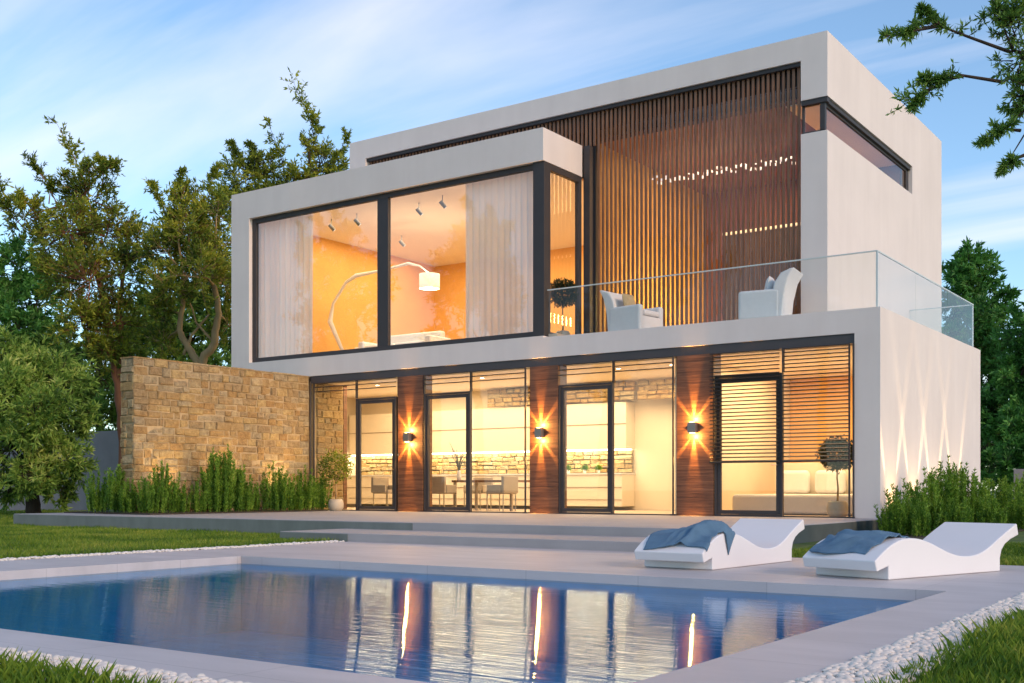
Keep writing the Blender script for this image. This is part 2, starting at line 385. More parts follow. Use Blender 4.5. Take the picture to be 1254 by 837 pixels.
mb.box(PX0, PX1, PY0, PY1, -1.6, -.85).box(PX0-.1, PX0, PY0-.1, PY1+.1, -1.6, -.10).box(PX1, PX1+.1, PY0-.1, PY1+.1, -1.6, -.10)
mb.box(PX0, PX1, PY0-.1, PY0, -1.6, -.10).box(PX0, PX1, PY1, PY1+.1, -1.6, -.10)
tag(mb.build('pool_basin', M['pooltile']), 'blue tiled basin of the swimming pool', kind='structure')
mb = MB(); mb.v = [(PX0, PY0, -.085), (PX1, PY0, -.085), (PX1, PY1, -.085), (PX0, PY1, -.085)]; mb.f = [(0, 1, 2, 3)]
tag(mb.build('pool_water', M['water']), 'blue pool water with fine ripples reflecting the lit house', kind='structure')
TZ = .243
mb = MB().box(-22.4, -5.95, 13.65, 20.18, -.05, TZ)
tag(mb.build('terrace', M['concrete'], bevel=.006), 'low concrete terrace in front of the house', kind='structure')
mb = MB().box(-12.83, -5.42, 12.2, 13.645, -.05, .12)
tag(mb.build('terrace_step', M['concrete'], bevel=.006), 'wide concrete step below the terrace', kind='structure')
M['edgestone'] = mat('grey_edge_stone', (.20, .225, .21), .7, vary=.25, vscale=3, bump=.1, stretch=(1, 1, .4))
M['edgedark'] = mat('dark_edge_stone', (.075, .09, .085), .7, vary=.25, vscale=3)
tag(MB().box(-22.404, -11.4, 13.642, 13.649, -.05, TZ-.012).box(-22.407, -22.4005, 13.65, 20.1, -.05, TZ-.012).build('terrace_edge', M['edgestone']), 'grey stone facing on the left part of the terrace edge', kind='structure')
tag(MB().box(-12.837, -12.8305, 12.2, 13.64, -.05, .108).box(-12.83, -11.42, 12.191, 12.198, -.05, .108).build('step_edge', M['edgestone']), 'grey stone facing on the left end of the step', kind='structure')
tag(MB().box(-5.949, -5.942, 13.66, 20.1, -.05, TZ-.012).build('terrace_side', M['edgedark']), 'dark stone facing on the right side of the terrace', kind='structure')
# soil bed strips (raised sheet on the terrace)
mb = MB().box(-22.2, -20.6, 14.7, 20.1, TZ+.002, TZ+.03).box(-20.598, -19.05, 14.55, 14.95, TZ+.002, TZ+.03).box(-20.1, -19.0, 14.952, 19.6, TZ+.002, TZ+.03)
tag(mb.build('planting_bed', M['soil']), 'narrow soil bed along the stone wall', kind='structure')
mb = MB().box(-6.05, -4.2, 17.0, 31, -.015, .015)
tag(mb.build('side_planting_bed', M['soil']), 'soil bed along the right side wall', kind='structure')

# ------------------------------------------------------------------ house
house = empty('house', (-14, 22, 0), 'modern white two storey flat roofed villa with large lit windows and slatted upper front', 'house')
pl = M['plaster']
Y0 = 20.13
mb = MB()
mb.box(-22.99, -6.07, Y0, 27.8, 3.565, 4.0)
mb.box(-22.99, -13.205, Y0, 28.5, 4.0, 4.035)
mb.build('balcony_slab', pl, house)
mb = MB()
mb.box(-6.53, -6.07, Y0, 20.6, 0, 3.565).box(-6.32, -6.07, 20.6, 27.8, 0, 3.565).box(-22.5, -6.32, 27.5, 27.8, 0, 3.565)
mb.box(-22.95, -22.79, 20.42, 27.8, 0, 3.565).box(-22.78, -20.6, 20.42, 20.6, 0, 3.565)
mb.box(-7.85, -7.59, 27.8, 30.4, 0, 4.0).box(-20.3, -7.85, 30.1, 30.4, 0, 4.0).box(-20.3, -20.0, 27.8, 30.1, 0, 4.0)
mb.build('ground_floor_wall', pl, house)
mb = MB()
mb.box(-22.99, -22.32, Y0, 20.5, 4.035, 7.78).box(-22.99, -22.62, 20.5, 28.5, 4.035, 7.9).box(-22.62, -13.2, 28.2, 28.5, 4.035, 7.9)
mb.box(-22.99, -13.205, Y0, 20.42, 7.78, 8.48).box(-22.99, -13.205, 20.42, 21.73, 7.9, 8.48).box(-22.99, -20.31, 21.73, 28.5, 7.9, 8.48)
mb.box(-13.45, -13.205, 20.42, 21.73, 7.78, 7.9)
mb.build('projecting_box_shell', pl, house)
UY = 21.75
mb = MB()
mb.box(-20.3, -7.59, UY, 22.15, 9.3, 9.78)
mb.box(-20.3, -19.75, UY, 22.15, 8.48, 9.3)
mb.box(-8.13, -7.59, UY, 22.15, 4.0, 7.83).box(-8.13, -7.59, UY, 22.15, 8.5, 9.3)
mb.box(-7.85, -7.59, 22.15, 30.4, 4.0, 7.83).box(-7.85, -7.59, 22.15, 30.4, 8.5, 9.78).box(-7.85, -7.59, 27.7, 30.4, 7.83, 8.5)
mb.box(-20.3, -7.85, 30.1, 30.4, 4.0, 9.78).box(-20.3, -20.0, 22.15, 30.1, 8.48, 9.78)
mb.build('upper_storey_wall', pl, house)
mb = MB().box(-20.0, -7.85, 22.15, 30.1, 9.4, 9.6)
mb.build('roof', M['concrete'], house)
mb = MB().box(-19.75, -8.13, 21.80, 22.15, 9.22, 9.297).box(-19.75, -8.13, 22.04, 22.15, 8.9, 9.22)
mb.box(-13.2, -12.98, 21.95, 22.15, 4.0, 8.9)
mb.build('slat_header', M['frame'], house)
mb = MB().box(-6.527, -6.53-13.6, 20.16, 20.5, 3.39, 3.563)
mb.build('beam', M['beam'], house)
# slatted screen: one patterned part
mb = MB(); x = -19.70
while x < -8.16:
    z0 = 4.003 if x > -13.0 else 8.483
    mb.box(x, x+.056, 21.88, 21.915, z0, 9.22)
    x += .108
mb.build('slat_screen', M['slat'], house)
mb = MB().box(-13.19, -13.03, 21.76, 21.95, 4.003, 8.47)
mb.build('screen_post', M['frame'], house)
# glazing behind the slats
mb = MB().box(-12.98, -8.13, 22.02, 22.03, 4.05, 8.9)
mb.build('window_pane', M['glass'], house)
# columns
for a, b in ((-17.27, -16.53), (-13.56, -12.84), (-10.07, -9.28)):
    MB().box(a, b, 20.145, 20.5, TZ, 3.39).build('column', M['wood'], house, bevel=.004)
# doors with frames
def door(xa, xb, top):
    y0, y1 = 20.15, 20.23; t = .045
    d = MB().box(xa, xa+t, y0, y1, TZ, top).box(xb-t, xb, y0, y1, TZ, top).box(xa+t, xb-t, y0, y1, top-t, top).box(xa+t, xb-t, y0, y1, TZ, TZ+.04).build('door_frame', M['frame'], house, bevel=.003)
    a, b = xa+t+.008, xb-t-.008; s = .075
    leaf = MB().box(a, a+s, y0+.015, y1-.01, TZ+.045, top-t-.008).box(b-s, b, y0+.015, y1-.01, TZ+.045, top-t-.008).box(a+s, b-s, y0+.015, y1-.01, top-t-.008-s, top-t-.008).box(a+s, b-s, y0+.015, y1-.01, TZ+.045, TZ+.045+s).build('door', M['frame'], house, bevel=.003)
    MB().box(a+s-.005, b-s+.005, 20.185, 20.195, TZ+.045+s-.005, top-t-.003-s).build('door_pane', M['glass'], leaf)
    MB().tube([(b-.04, 20.16, 1.22), (b-.04, 20.12, 1.22), (b-.15, 20.12, 1.22)], .009).build('handle', M['chrome'], leaf)
door(-18.61, -17.34, 2.935); door(-16.50, -15.17, 2.955); door(-12.83, -11.52, 2.96); door(-9.26, -7.89, 2.94)
# fixed panes beside and above the doors
def pane(xa, xb, z0, z1, post=True):
    MB().box(xa, xb, 20.19, 20.198, z0, z1).build('window_pane', M['glass'], house)
for a, b in ((-20.1, -18.62), (-15.16, -13.57), (-11.51, -10.08), (-7.88, -6.54)): pane(a, b, TZ+.01, 3.385)
for a, b, t in ((-18.61, -17.28, 2.94), (-16.5, -15.17, 2.96), (-12.83, -11.52, 2.965), (-9.26, -7.89, 2.945)): pane(a, b, t, 3.385)
for x, r_, z in ((-18.61, .016, 2.95), (-15.165, .016, 2.95), (-11.515, .016, 2.95), (-7.885, .016, 2.95), (-17.29, .012, 2.95), (-16.51, .012, 2.95)):
    MB().box(x-r_, x+r_, 20.16, 20.22, z, 3.39).build('mullion', M['frame'], house)
for a, b in ((-20.12, -18.62), (-15.16, -13.57), (-11.51, -10.08), (-7.87, -6.54)):
    MB().box(a, b, 20.17, 20.22, TZ, TZ+.025).build('window_sill', M['frame'], house)
# guide rails (thin verticals at the front plane)
for x in (-20.09, -19.97, -13.655, -10.13, -6.62, -6.545):
    MB().box(x-.012, x+.012, 20.10, 20.14, TZ, 3.39).build('blind_guide', M['frame'], house)
for x in (-20.03, -13.655, -10.13, -6.58):
    MB().box(x-.06, x+.06, 20.09, 20.145, TZ, TZ+.03).build('guide_foot', M['frame'], house)
# external venetian blinds
def blind(xa, xb, zs, dep=.03, tilt=.010):
    mb = MB()
    for z in zs:
        n = len(mb.v); mb.v += [(xa, 20.115-dep, z-tilt), (xb, 20.115-dep, z-tilt), (xb, 20.115+dep*.5, z+tilt), (xa, 20.115+dep*.5, z+tilt)]
        mb.v += [(p[0], p[1], p[2]+.007) for p in mb.v[n:n+4]]
        mb.f += [tuple(n+i for i in q) for q in ((0,3,2,1),(4,5,6,7),(0,1,5,4),(2,3,7,6),(0,4,7,3),(1,2,6,5))]
    mb.build('blind', M['blind'], house)
three = (3.375, 3.268, 3.160)
blind(-19.96, -18.62, three); blind(-18.60, -17.30, three)
blind(-16.48, -15.18, three); blind(-15.15, -13.67, three); blind(-12.80, -11.53, three); blind(-11.50, -10.14, three)
zs = [3.37-.0715*i for i in range(30)]
blind(-9.34, -7.93, zs); blind(-7.87, -6.63, zs)
for xa, xb in ((-9.34, -7.93), (-7.87, -6.63)):
    MB().box(xa, xb, 20.08, 20.14, 1.265, 1.29).build('blind_rail', M['blind'], house)
# big corner window of the box
fy0, fy1 = 20.24, 20.34
wf = MB().box(-22.32, -22.18, fy0, fy1, 4.037, 7.775).box(-22.18, -13.44, fy0, fy1, 4.037, 4.16).box(-22.18, -13.44, fy0, fy1, 7.655, 7.775).box(-18.0, -17.66, fy0, fy1, 4.16, 7.655)
wf.box(-13.50, -13.215, fy0-.06, fy0+.2, 4.037, 7.778)
wf.box(-13.33, -13.225, fy0+.2, 21.74, 4.037, 4.15).box(-13.33, -13.225, fy0+.2, 21.74, 7.64, 7.775).box(-13.33, -13.225, 21.62, 21.74, 4.15, 7.64)
w1 = wf.build('window_frame', M['frame'], house, bevel=.005)
MB().box(-22.18, -18.0, 20.285, 20.293, 4.16, 7.655).build('pane', M['upglass'], w1)
MB().box(-17.66, -13.50, 20.285, 20.293, 4.16, 7.655).build('pane', M['upglass'], w1)
MB().box(-13.28, -13.272, fy0+.2, 21.62, 4.15, 7.64).build('pane', M['glass'], w1)
# high corner window upstairs
wf = MB().box(-8.13, -7.66, 21.82, 21.9, 7.832, 7.875).box(-8.13, -7.60, 21.77, 21.9, 8.40, 8.497).box(-7.76, -7.66, 21.80, 21.9, 7.875, 8.40).box(-8.129, -8.10, 21.82, 21.9, 7.875, 8.4)
wf.box(-7.74, -7.63, 21.9, 27.69, 8.41, 8.497).box(-7.74, -7.69, 21.9, 27.69, 8.36, 8.41).box(-7.74, -7.68, 27.50, 27.69, 7.832, 8.36).box(-7.74, -7.68, 21.9, 27.5, 7.832, 7.86)
w2 = wf.build('corner_window_frame', M['frame'], house)
MB().box(-8.10, -7.76, 21.855, 21.862, 7.875, 8.40).build('pane', M['glass'], w2)
MB().box(-7.715, -7.708, 21.92, 27.5, 7.86, 8.36).build('pane', glass_mat('corner_glass', 1.3), w2)

# interiors: ground floor
MB().box(-20.12, -6.34, 20.24, 20.62, .15, TZ+.004).box(-22.78, -6.34, 20.62, 27.4, .15, TZ+.004).build('interior_floor', M['floorw'], house)
MB().box(-22.78, -6.34, 20.55, 27.4, 3.42, 3.5).build('ceiling', M['ceil'], house)
MB().box(-22.7, -10.3, 24.65, 24.75, TZ+.01, 3.42).box(-22.78, -22.7, 20.62, 24.64, TZ+.01, 3.42).box(-10.3, -10.15, 20.56, 26.5, TZ+.01, 3.42).box(-6.5, -6.33, 20.62, 26.5, TZ+.01, 3.42).build('interior_wall', M['cream'], house)
MB().box(-10.14, -6.51, 26.4, 26.5, TZ+.01, 3.42).build('bedroom_wall', M['orange'], house)
# kitchen fittings
kx0, kx1 = atY(425, 500, 24.1)[0], atY(764, 500, 24.1)[0]
kit = MB()
kit.box(kx0, kx1, 24.0, 24.64, TZ+.1, 1.12).box(kx0, kx1, 24.2, 24.64, 1.75, 2.90)
kitchen = empty('kitchen_cabinets', ((kx0+kx1)/2, 24.4, TZ), 'long run of cream kitchen cabinets with lit stone splashback', 'kitchen')
kit.build('cupboard', M['cab'], kitchen)
MB().box(kx0-.02, kx1+.02, 23.97, 24.64, 1.125, 1.16).build('worktop', M['fabricw'], kitchen)
MB().box(kx0, kx1, 23.985, 23.995, .80, .815).box(kx0, kx1, 24.185, 24.195, 2.36, 2.375).box(kx0+.2, kx1, 23.985, 23.995, .5, .51).build('groove', M['gap'], kitchen)
MB().box(kx0, kx1, 24.3, 24.5, 1.73, 1.748).build('led_strip', M['led'], kitchen)
# ------------------------------------------------------------------ stone walls (real blocks, in one patterned mesh)
def stone_face(mb, o, u, nrm, length, z0, z1, rs, rowh=(.125, .195)):
    o, u, nrm = Vector(o), Vector(u), Vector(nrm); z = z0
    while z < z1-.02:
        h = min(rs.uniform(*rowh), z1-z)
        if z1-(z+h) < .09: h = z1-z
        a = 0
        while a < length-.01:
            w_ = rs.uniform(.15, .44)
            if length-(a+w_) < .16: w_ = length-a
            g = .008; d = rs.uniform(.012, .045)
            n = len(mb.v)
            def q(aa, zz, dd): return tuple(o+u*aa+Vector((0, 0, zz))+nrm*dd)
            ja = lambda: rs.uniform(-.014, .014)
            a0, a1, b0, b1 = a+g+ja(), a+w_-g+ja(), z+g+ja(), z+h-g+ja()
            mb.v += [q(a0, b0, -.03), q(a1, b0, -.03), q(a1, b1, -.03), q(a0, b1, -.03)]
            c = .016
            mb.v += [q(a0+ja()*.5, b0+ja()*.5, d-c), q(a1+ja()*.5, b0+ja()*.5, d-c), q(a1+ja()*.5, b1+ja()*.5, d-c), q(a0+ja()*.5, b1+ja()*.5, d-c)]
            mb.v += [q(a0+c, b0+c, d+ja()), q(a1-c, b0+c, d+ja()), q(a1-c, b1-c, d+ja()), q(a0+c, b1-c, d+ja())]
            for s_ in (0, 4):
                for i in range(4):
                    j = (i+1) % 4; mb.f.append((n+s_+i, n+s_+j, n+s_+4+j, n+s_+4+i))
            mb.f.append((n+8, n+9, n+10, n+11))
            a += w_
        z += h
sw = empty('stone_wall', (-20.35, 17.5, TZ), 'tall golden rough stone garden wall running out from the villa', 'wall')
rs = random.Random(5)
mb = MB(); stone_face(mb, (-20.16, 14.97, 0), (0, 1, 0), (1, 0, 0), 5.14, TZ-.1, 3.54, rs)
stone_face(mb, (-20.58, 15.0, 0), (1, 0, 0), (0, -1, 0), .43, TZ-.1, 3.54, rs)
stone_face(mb, (-20.55, 14.97, 0), (0, 1, 0), (-1, 0, 0), 5.1, TZ-.1, 3.54, rs)
mb.build('stonework', M['stone'], sw)
MB().box(-20.555, -20.155, 14.995, 20.12, 0, 3.535).build('mortar_core', M['mortar'], sw)
mb = MB(); y = 14.96
while y < 20.08:
    l_ = min(rs.uniform(.4, .8), 20.12-y); mb.box(-20.585+rs.uniform(0, .01), -20.125+rs.uniform(-.012, .008), y+.006, y+l_-.006, 3.537, 3.562+rs.uniform(0, .012)); y += l_
mb.build('coping', M['stone'], sw)
# indoor continuation of the stone, splashback and a band of stone above the cupboards
mb = MB(); stone_face(mb, (-20.12, 20.35, 0), (0, 1, 0), (1, 0, 0), .95, TZ+.02, 3.4, rs)
mb.build('interior_stone_wall', M['stone'], house); MB().box(-20.4, -20.125, 20.3, 21.32, TZ, 3.42).build('wall_core', M['mortar'], house); MB().box(-20.41, -20.11, 21.325, 21.45, TZ+.01, 3.42).build('wood_lining', M['wood'], house)
mb = MB(); stone_face(mb, (kx0, 24.55, 0), (1, 0, 0), (0, -1, 0), kx1-kx0, 1.17, 1.72, rs, (.09, .14)); mb.build('splashback', M['stone'], kitchen)
mb = MB(); stone_face(mb, (-17.6, 24.15, 0), (1, 0, 0), (0, -1, 0), 4.4, 2.92, 3.40, rs, (.08, .13)); stone_face(mb, (-13.1, 24.15, 0), (1, 0, 0), (0, -1, 0), 2.8, 2.92, 3.40, rs, (.08, .13)); mb.build('stone_band', M['stone'], house)
# ground lights
light('AREA', 'kitchen_light', (-15.9, 22.6, 3.38), 350, (1, .71, .40), (-15.9, 22.6, 0), 10, 2.6)
light('AREA', 'bedroom_light', (-8.3, 23.2, 3.38), 150, (1, .68, .36), (-8.3, 23.2, 0), 3, 3.6)
light('AREA', 'worktop_light', ((kx0+kx1)/2, 24.25, 1.70), 35, (1, .72, .36), ((kx0+kx1)/2, 24.45, 1.1), kx1-kx0, .1)
# white interior door panel
MB().box(-11.6, -10.95, 24.0, 24.06, TZ+.01, 2.75).box(-10.93, -10.34, 24.02, 24.06, TZ+.01, 2.75).build('interior_door', M['fabricw'], house)
# ------------------------------------------------------------------ upper interiors
MB().box(-22.62, -13.0, 20.36, 28.2, 4.036, 4.10).box(-13.0, -7.86, 22.16, 28.2, 4.001, 4.05).build('upper_floor', M['floorw'], house)
MB().box(-22.6, -13.46, 20.44, 28.2, 7.84, 7.895).build('upper_ceiling', mat('pale_ceiling', (.84, .78, .70), .8), house)
MB().box(-22.61, -22.55, 20.52, 28.15, 4.1, 7.84).box(-22.55, -13.12, 28.1, 28.19, 4.1, 7.84).box(-13.2, -13.12, 22.2, 28.1, 4.1, 8.6).build('orange_wall', M['orange'], house)
MB().box(-13.10, -7.87, 22.16, 27.9, 8.6, 8.7).build('timber_ceiling', M['redwall'], house); MB().box(-8.6, -7.87, 22.16, 27.9, 8.57, 8.597).build('added_pale_strip', M['ceil'], house)  # pale strip added under the timber so the corner pane looks lit
MB().box(-13.11, -13.0, 22.2, 27.7, 4.06, 8.6).build('amber_wall', mat('amber_wall', (.62, .36, .12), .7, vary=.2), house)
MB().box(-13.0, -7.86, 27.6, 27.7, 4.06, 8.6).build('red_wall', M['redwall'], house)
bx0, bx1 = -12.3, -8.5
MB().box(bx0, bx1, 27.3, 27.59, 4.06, 7.35).build('dark_panel', M['dark'], house)
MB().box(bx0, bx1, 27.25, 27.35, 7.37, 7.43).build('cove_light', emis('cove', (1, .7, .4), .5), house)
MB().box(-19.9, -13.3, 22.3, 22.36, 8.49, 9.35).build('loft_panel', M['dark'], house)
light('AREA', 'lounge_light', (-18.0, 24.2, 7.8), 370, (1, .74, .44), (-18, 24.2, 0), 8.0, 5.5)
light('POINT', 'lounge_glow', atY(447, 372, 26.5), 160, (1, .66, .2), size=.35)
light('AREA', 'gallery_light', (-10.5, 25.0, 8.5), 110, (1, .55, .25), (-10.5, 25, 0), 3.5, 3.5)
light('AREA', 'gallery_wall_wash', (-11.4, 25.0, 5.0), 120, (1, .62, .2), (-13.0, 25.0, 5.8), 3.6, .3)

# curtains
def curtain(name, label, path0, path1, z0, z1, waves, group):
    n = waves*10; p0 = Vector((*path0, 0)); p1 = Vector((*path1, 0)); d = (p1-p0); ln = d.length; d.normalize(); nr = Vector((-d.y, d.x, 0))
    V = []; rows = 6
    for r_ in range(rows):
        t = r_/(rows-1)
        for i in range(n+1):
            s_ = i/n; ph = 2*math.pi*waves*s_+.8*math.sin(9*s_)
            a = .05*(.75+.3*math.sin(17*s_))*(1-.25*t)
            p = p0+d*ln*s_+nr*(1.7*a*math.sin(ph)+.012*math.sin(5*ph+t*3))
            V.append((p.x, p.y, z1+(z0-z1)*t))
    Fc = [(r_*(n+1)+i, r_*(n+1)+i+1, (r_+1)*(n+1)+i+1, (r_+1)*(n+1)+i) for r_ in range(rows-1) for i in range(n)]
    return tag(np_obj(name, V, Fc, M['curtain'], smooth=True), label, 'curtain', group)
gC = 'sheer curtains in the upper windows'
curtain('curtain', 'sheer pale curtain at the far left end of the big upper window', (-22.4, 20.55), (-20.45, 20.55), 4.11, 7.82, 11, gC)
curtain('curtain', 'wide sheer pale curtain beside the dark corner post of the upper window', (-15.6, 20.55), (-13.62, 20.55), 4.11, 7.82, 12, gC)

# ------------------------------------------------------------------ glass balustrade
rail = empty('glass_balustrade', (-9.5, 20.25, 4.0), 'clear frameless glass balustrade around the upper balcony', 'railing')
def rpanel(x0, x1, y0, y1):
    MB().box(x0, x1, y0, y1, 4.003, 5.0).build('panel', M['railglass'], rail)
xs = [-13.13, -10.9, -8.5, -6.17]
for a, b in zip(xs, xs[1:]): rpanel(a+.006, b-.006, 20.22, 20.238)
ys = [20.24, 22.7, 25.1, 27.45]
for a, b in zip(ys, ys[1:]): rpanel(-6.165, -6.147, a+.006, b-.006)
rpanel(-7.58, -6.17, 27.43, 27.448)
MB().box(-13.15, -6.14, 20.212, 20.246, 5.002, 5.024).box(-6.172, -6.14, 20.25, 27.46, 5.002, 5.024).box(-7.58, -6.175, 27.425, 27.455, 5.002, 5.024).build('handrail', M['edge'], rail)
MB().box(-6.175, -6.14, 20.215, 20.245, 4.003, 5.0).build('corner_joint', M['edge'], rail); MB().box(-6.17, -6.145, 27.43, 27.455, 4.003, 5.0).build('corner_joint', M['edge'], rail)

# ------------------------------------------------------------------ boundary walls
bw = MB().box(-70, -23.3, 23.4, 23.7, -.02, 2.72); 
tag(bw.build('boundary_wall', M['greywall']), 'tall grey boundary wall behind the left trees', 'wall')
tag(MB().box(-6.0, 40, 31.2, 31.45, -.02, 1.28).build('boundary_wall', M['greywall']), 'low grey boundary wall behind the right hand shrubs', 'wall')

# ------------------------------------------------------------------ wall lamps
def wall_lamp(x, z, label):
    e = empty('wall_lamp', (x, 20.145, z), label, 'wall lamp', 'up and down wall lamps on the wooden columns')
    MB().box(x-.085, x+.085, 20.02, 20.128, z-.105, z+.105).build('housing', M['lampbody'], e, bevel=.004)
    MB().box(x-.05, x+.05, 20.126, 20.147, z-.07, z+.07).build('bracket', M['frame'], e)
    for s_ in (1, -1):
        zz = z+s_*.1085
        MB().box(x-.045, x+.045, 20.045, 20.105, zz-.0035, zz+.0035).build('lens', M['hot'], e)
        src = (x, 20.12, z+s_*.125)
        light('SPOT', 'wall_lamp_beam', src, 620, (1, .46, .09), (x, 20.147, z+s_*.9), spot=25, blend=.9, soft=.006)
        for an in (40, -40):
            light('SPOT', 'wall_lamp_ray', src, 330, (1, .46, .09), (x+math.sin(R(an))*.4, 20.147, z+s_*(.125+math.cos(R(an))*.4)), spot=15, blend=.95, soft=.008)
        light('POINT', 'wall_lamp_glow', (x, 20.03, z+s_*.17), 22, (1, .50, .12), size=.02)
wall_lamp(-16.93, 1.965, 'lit wall lamp on the leftmost wooden column')
wall_lamp(-13.27, 1.965, 'lit wall lamp on the middle wooden column')
wall_lamp(-9.69, 1.965, 'lit wall lamp on the wooden column beside the slatted blinds')
# ground uplights
def uplight(loc, target, label, group, e=1.0, along=(0, 1, 0), rays=True):
    r_ = empty('ground_uplight', loc, label, 'garden light', group)
    MB().tube([(loc[0], loc[1], loc[2]), (loc[0], loc[1], loc[2]+.10)], .05, 14).build('housing', M['frame'], r_)
    MB().tube([(loc[0], loc[1], loc[2]+.102), (loc[0], loc[1], loc[2]+.106)], .04, 14).build('lens', M['led'], r_)
    s_ = (loc[0], loc[1], loc[2]+.13); al = Vector(along)
    light('SPOT', 'uplight_wash', s_, 110*e, (1, .64, .28), target, spot=75, blend=1, soft=.03)
    for k in ((-1, 1) if rays else ()):
        t = Vector(target)+al*k*.62+Vector((0, 0, .25))
        light('SPOT', 'uplight_ray', s_, 480*e, (1, .68, .34), tuple(t), spot=8, blend=.7, soft=.01)
gu = 'uplights along the side wall'
for i, (y, nm) in enumerate(((20.75, 'nearest the terrace'), (22.2, 'second from the terrace'), (23.7, 'third from the terrace'), (25.4, 'farthest from the terrace'))):
    uplight((-5.93, y, .02), (-6.07, y, 1.5), 'small ground uplight against the side wall, '+nm, gu, 1.0)
gs = 'uplights along the stone wall'
for y, nm in ((15.7, 'near its free end'), (17.35, 'near its middle'), (19.0, 'near the house')):
    uplight((-19.65, y, TZ+.03), (-20.13, y, 1.5), 'small ground uplight below the stone wall '+nm, gs, .9, rays=False)

# ------------------------------------------------------------------ foliage engine
def leaves_mesh(P, D, ln, wd, rnd=True):
    """P (n,3) base points, D (n,3) unit directions -> folded leaf quads"""
    n = len(P); ln = ln*(rng.uniform(.7, 1.25, (n, 1))); wd = wd*(rng.uniform(.8, 1.2, (n, 1)))
    q = rng.normal(size=(n, 3)); W = np.cross(D, q); W /= np.linalg.norm(W, axis=1, keepdims=True)+1e-9
    U = np.cross(W, D)
    mid = P+D*ln*.45+U*ln*.06
    V = np.stack([P, mid+W*wd*.5, P+D*ln, mid-W*wd*.5], 1).reshape(-1, 3)
    Fc = np.arange(4*n).reshape(n, 4)
    return V, Fc
def unit(a): return a/(np.linalg.norm(a, axis=-1, keepdims=True)+1e-9)
def sticks(A, B, r0, r1):
    """thin 3-sided tapered sticks"""
    n = len(A); t = unit(B-A); ref = np.where(np.abs(t[:, 2:3]) > .9, np.array([[1., 0, 0]]), np.array([[0, 0, 1.]]))
    a = unit(np.cross(t, ref)); b = np.cross(a, t); V = []
    for (Pn, r_) in ((A, r0), (B, r1)):
        for k in range(3):
            an = 2*math.pi*k/3; V.append(Pn+r_*(math.cos(an)*a+math.sin(an)*b))
    V = np.stack(V, 1).reshape(-1, 3); base = np.arange(n)[:, None]*6
    Fc = np.concatenate([base+np.array([[k, (k+1) % 3, 3+(k+1) % 3, 3+k]]) for k in range(3)], 0)
    return V, Fc
def join(parts):
    Vs, Fs, o = [], [], 0
    for V, Fc in parts: Vs.append(V); Fs.append(Fc+o); o += len(V)
    return np.concatenate(Vs), np.concatenate(Fs)
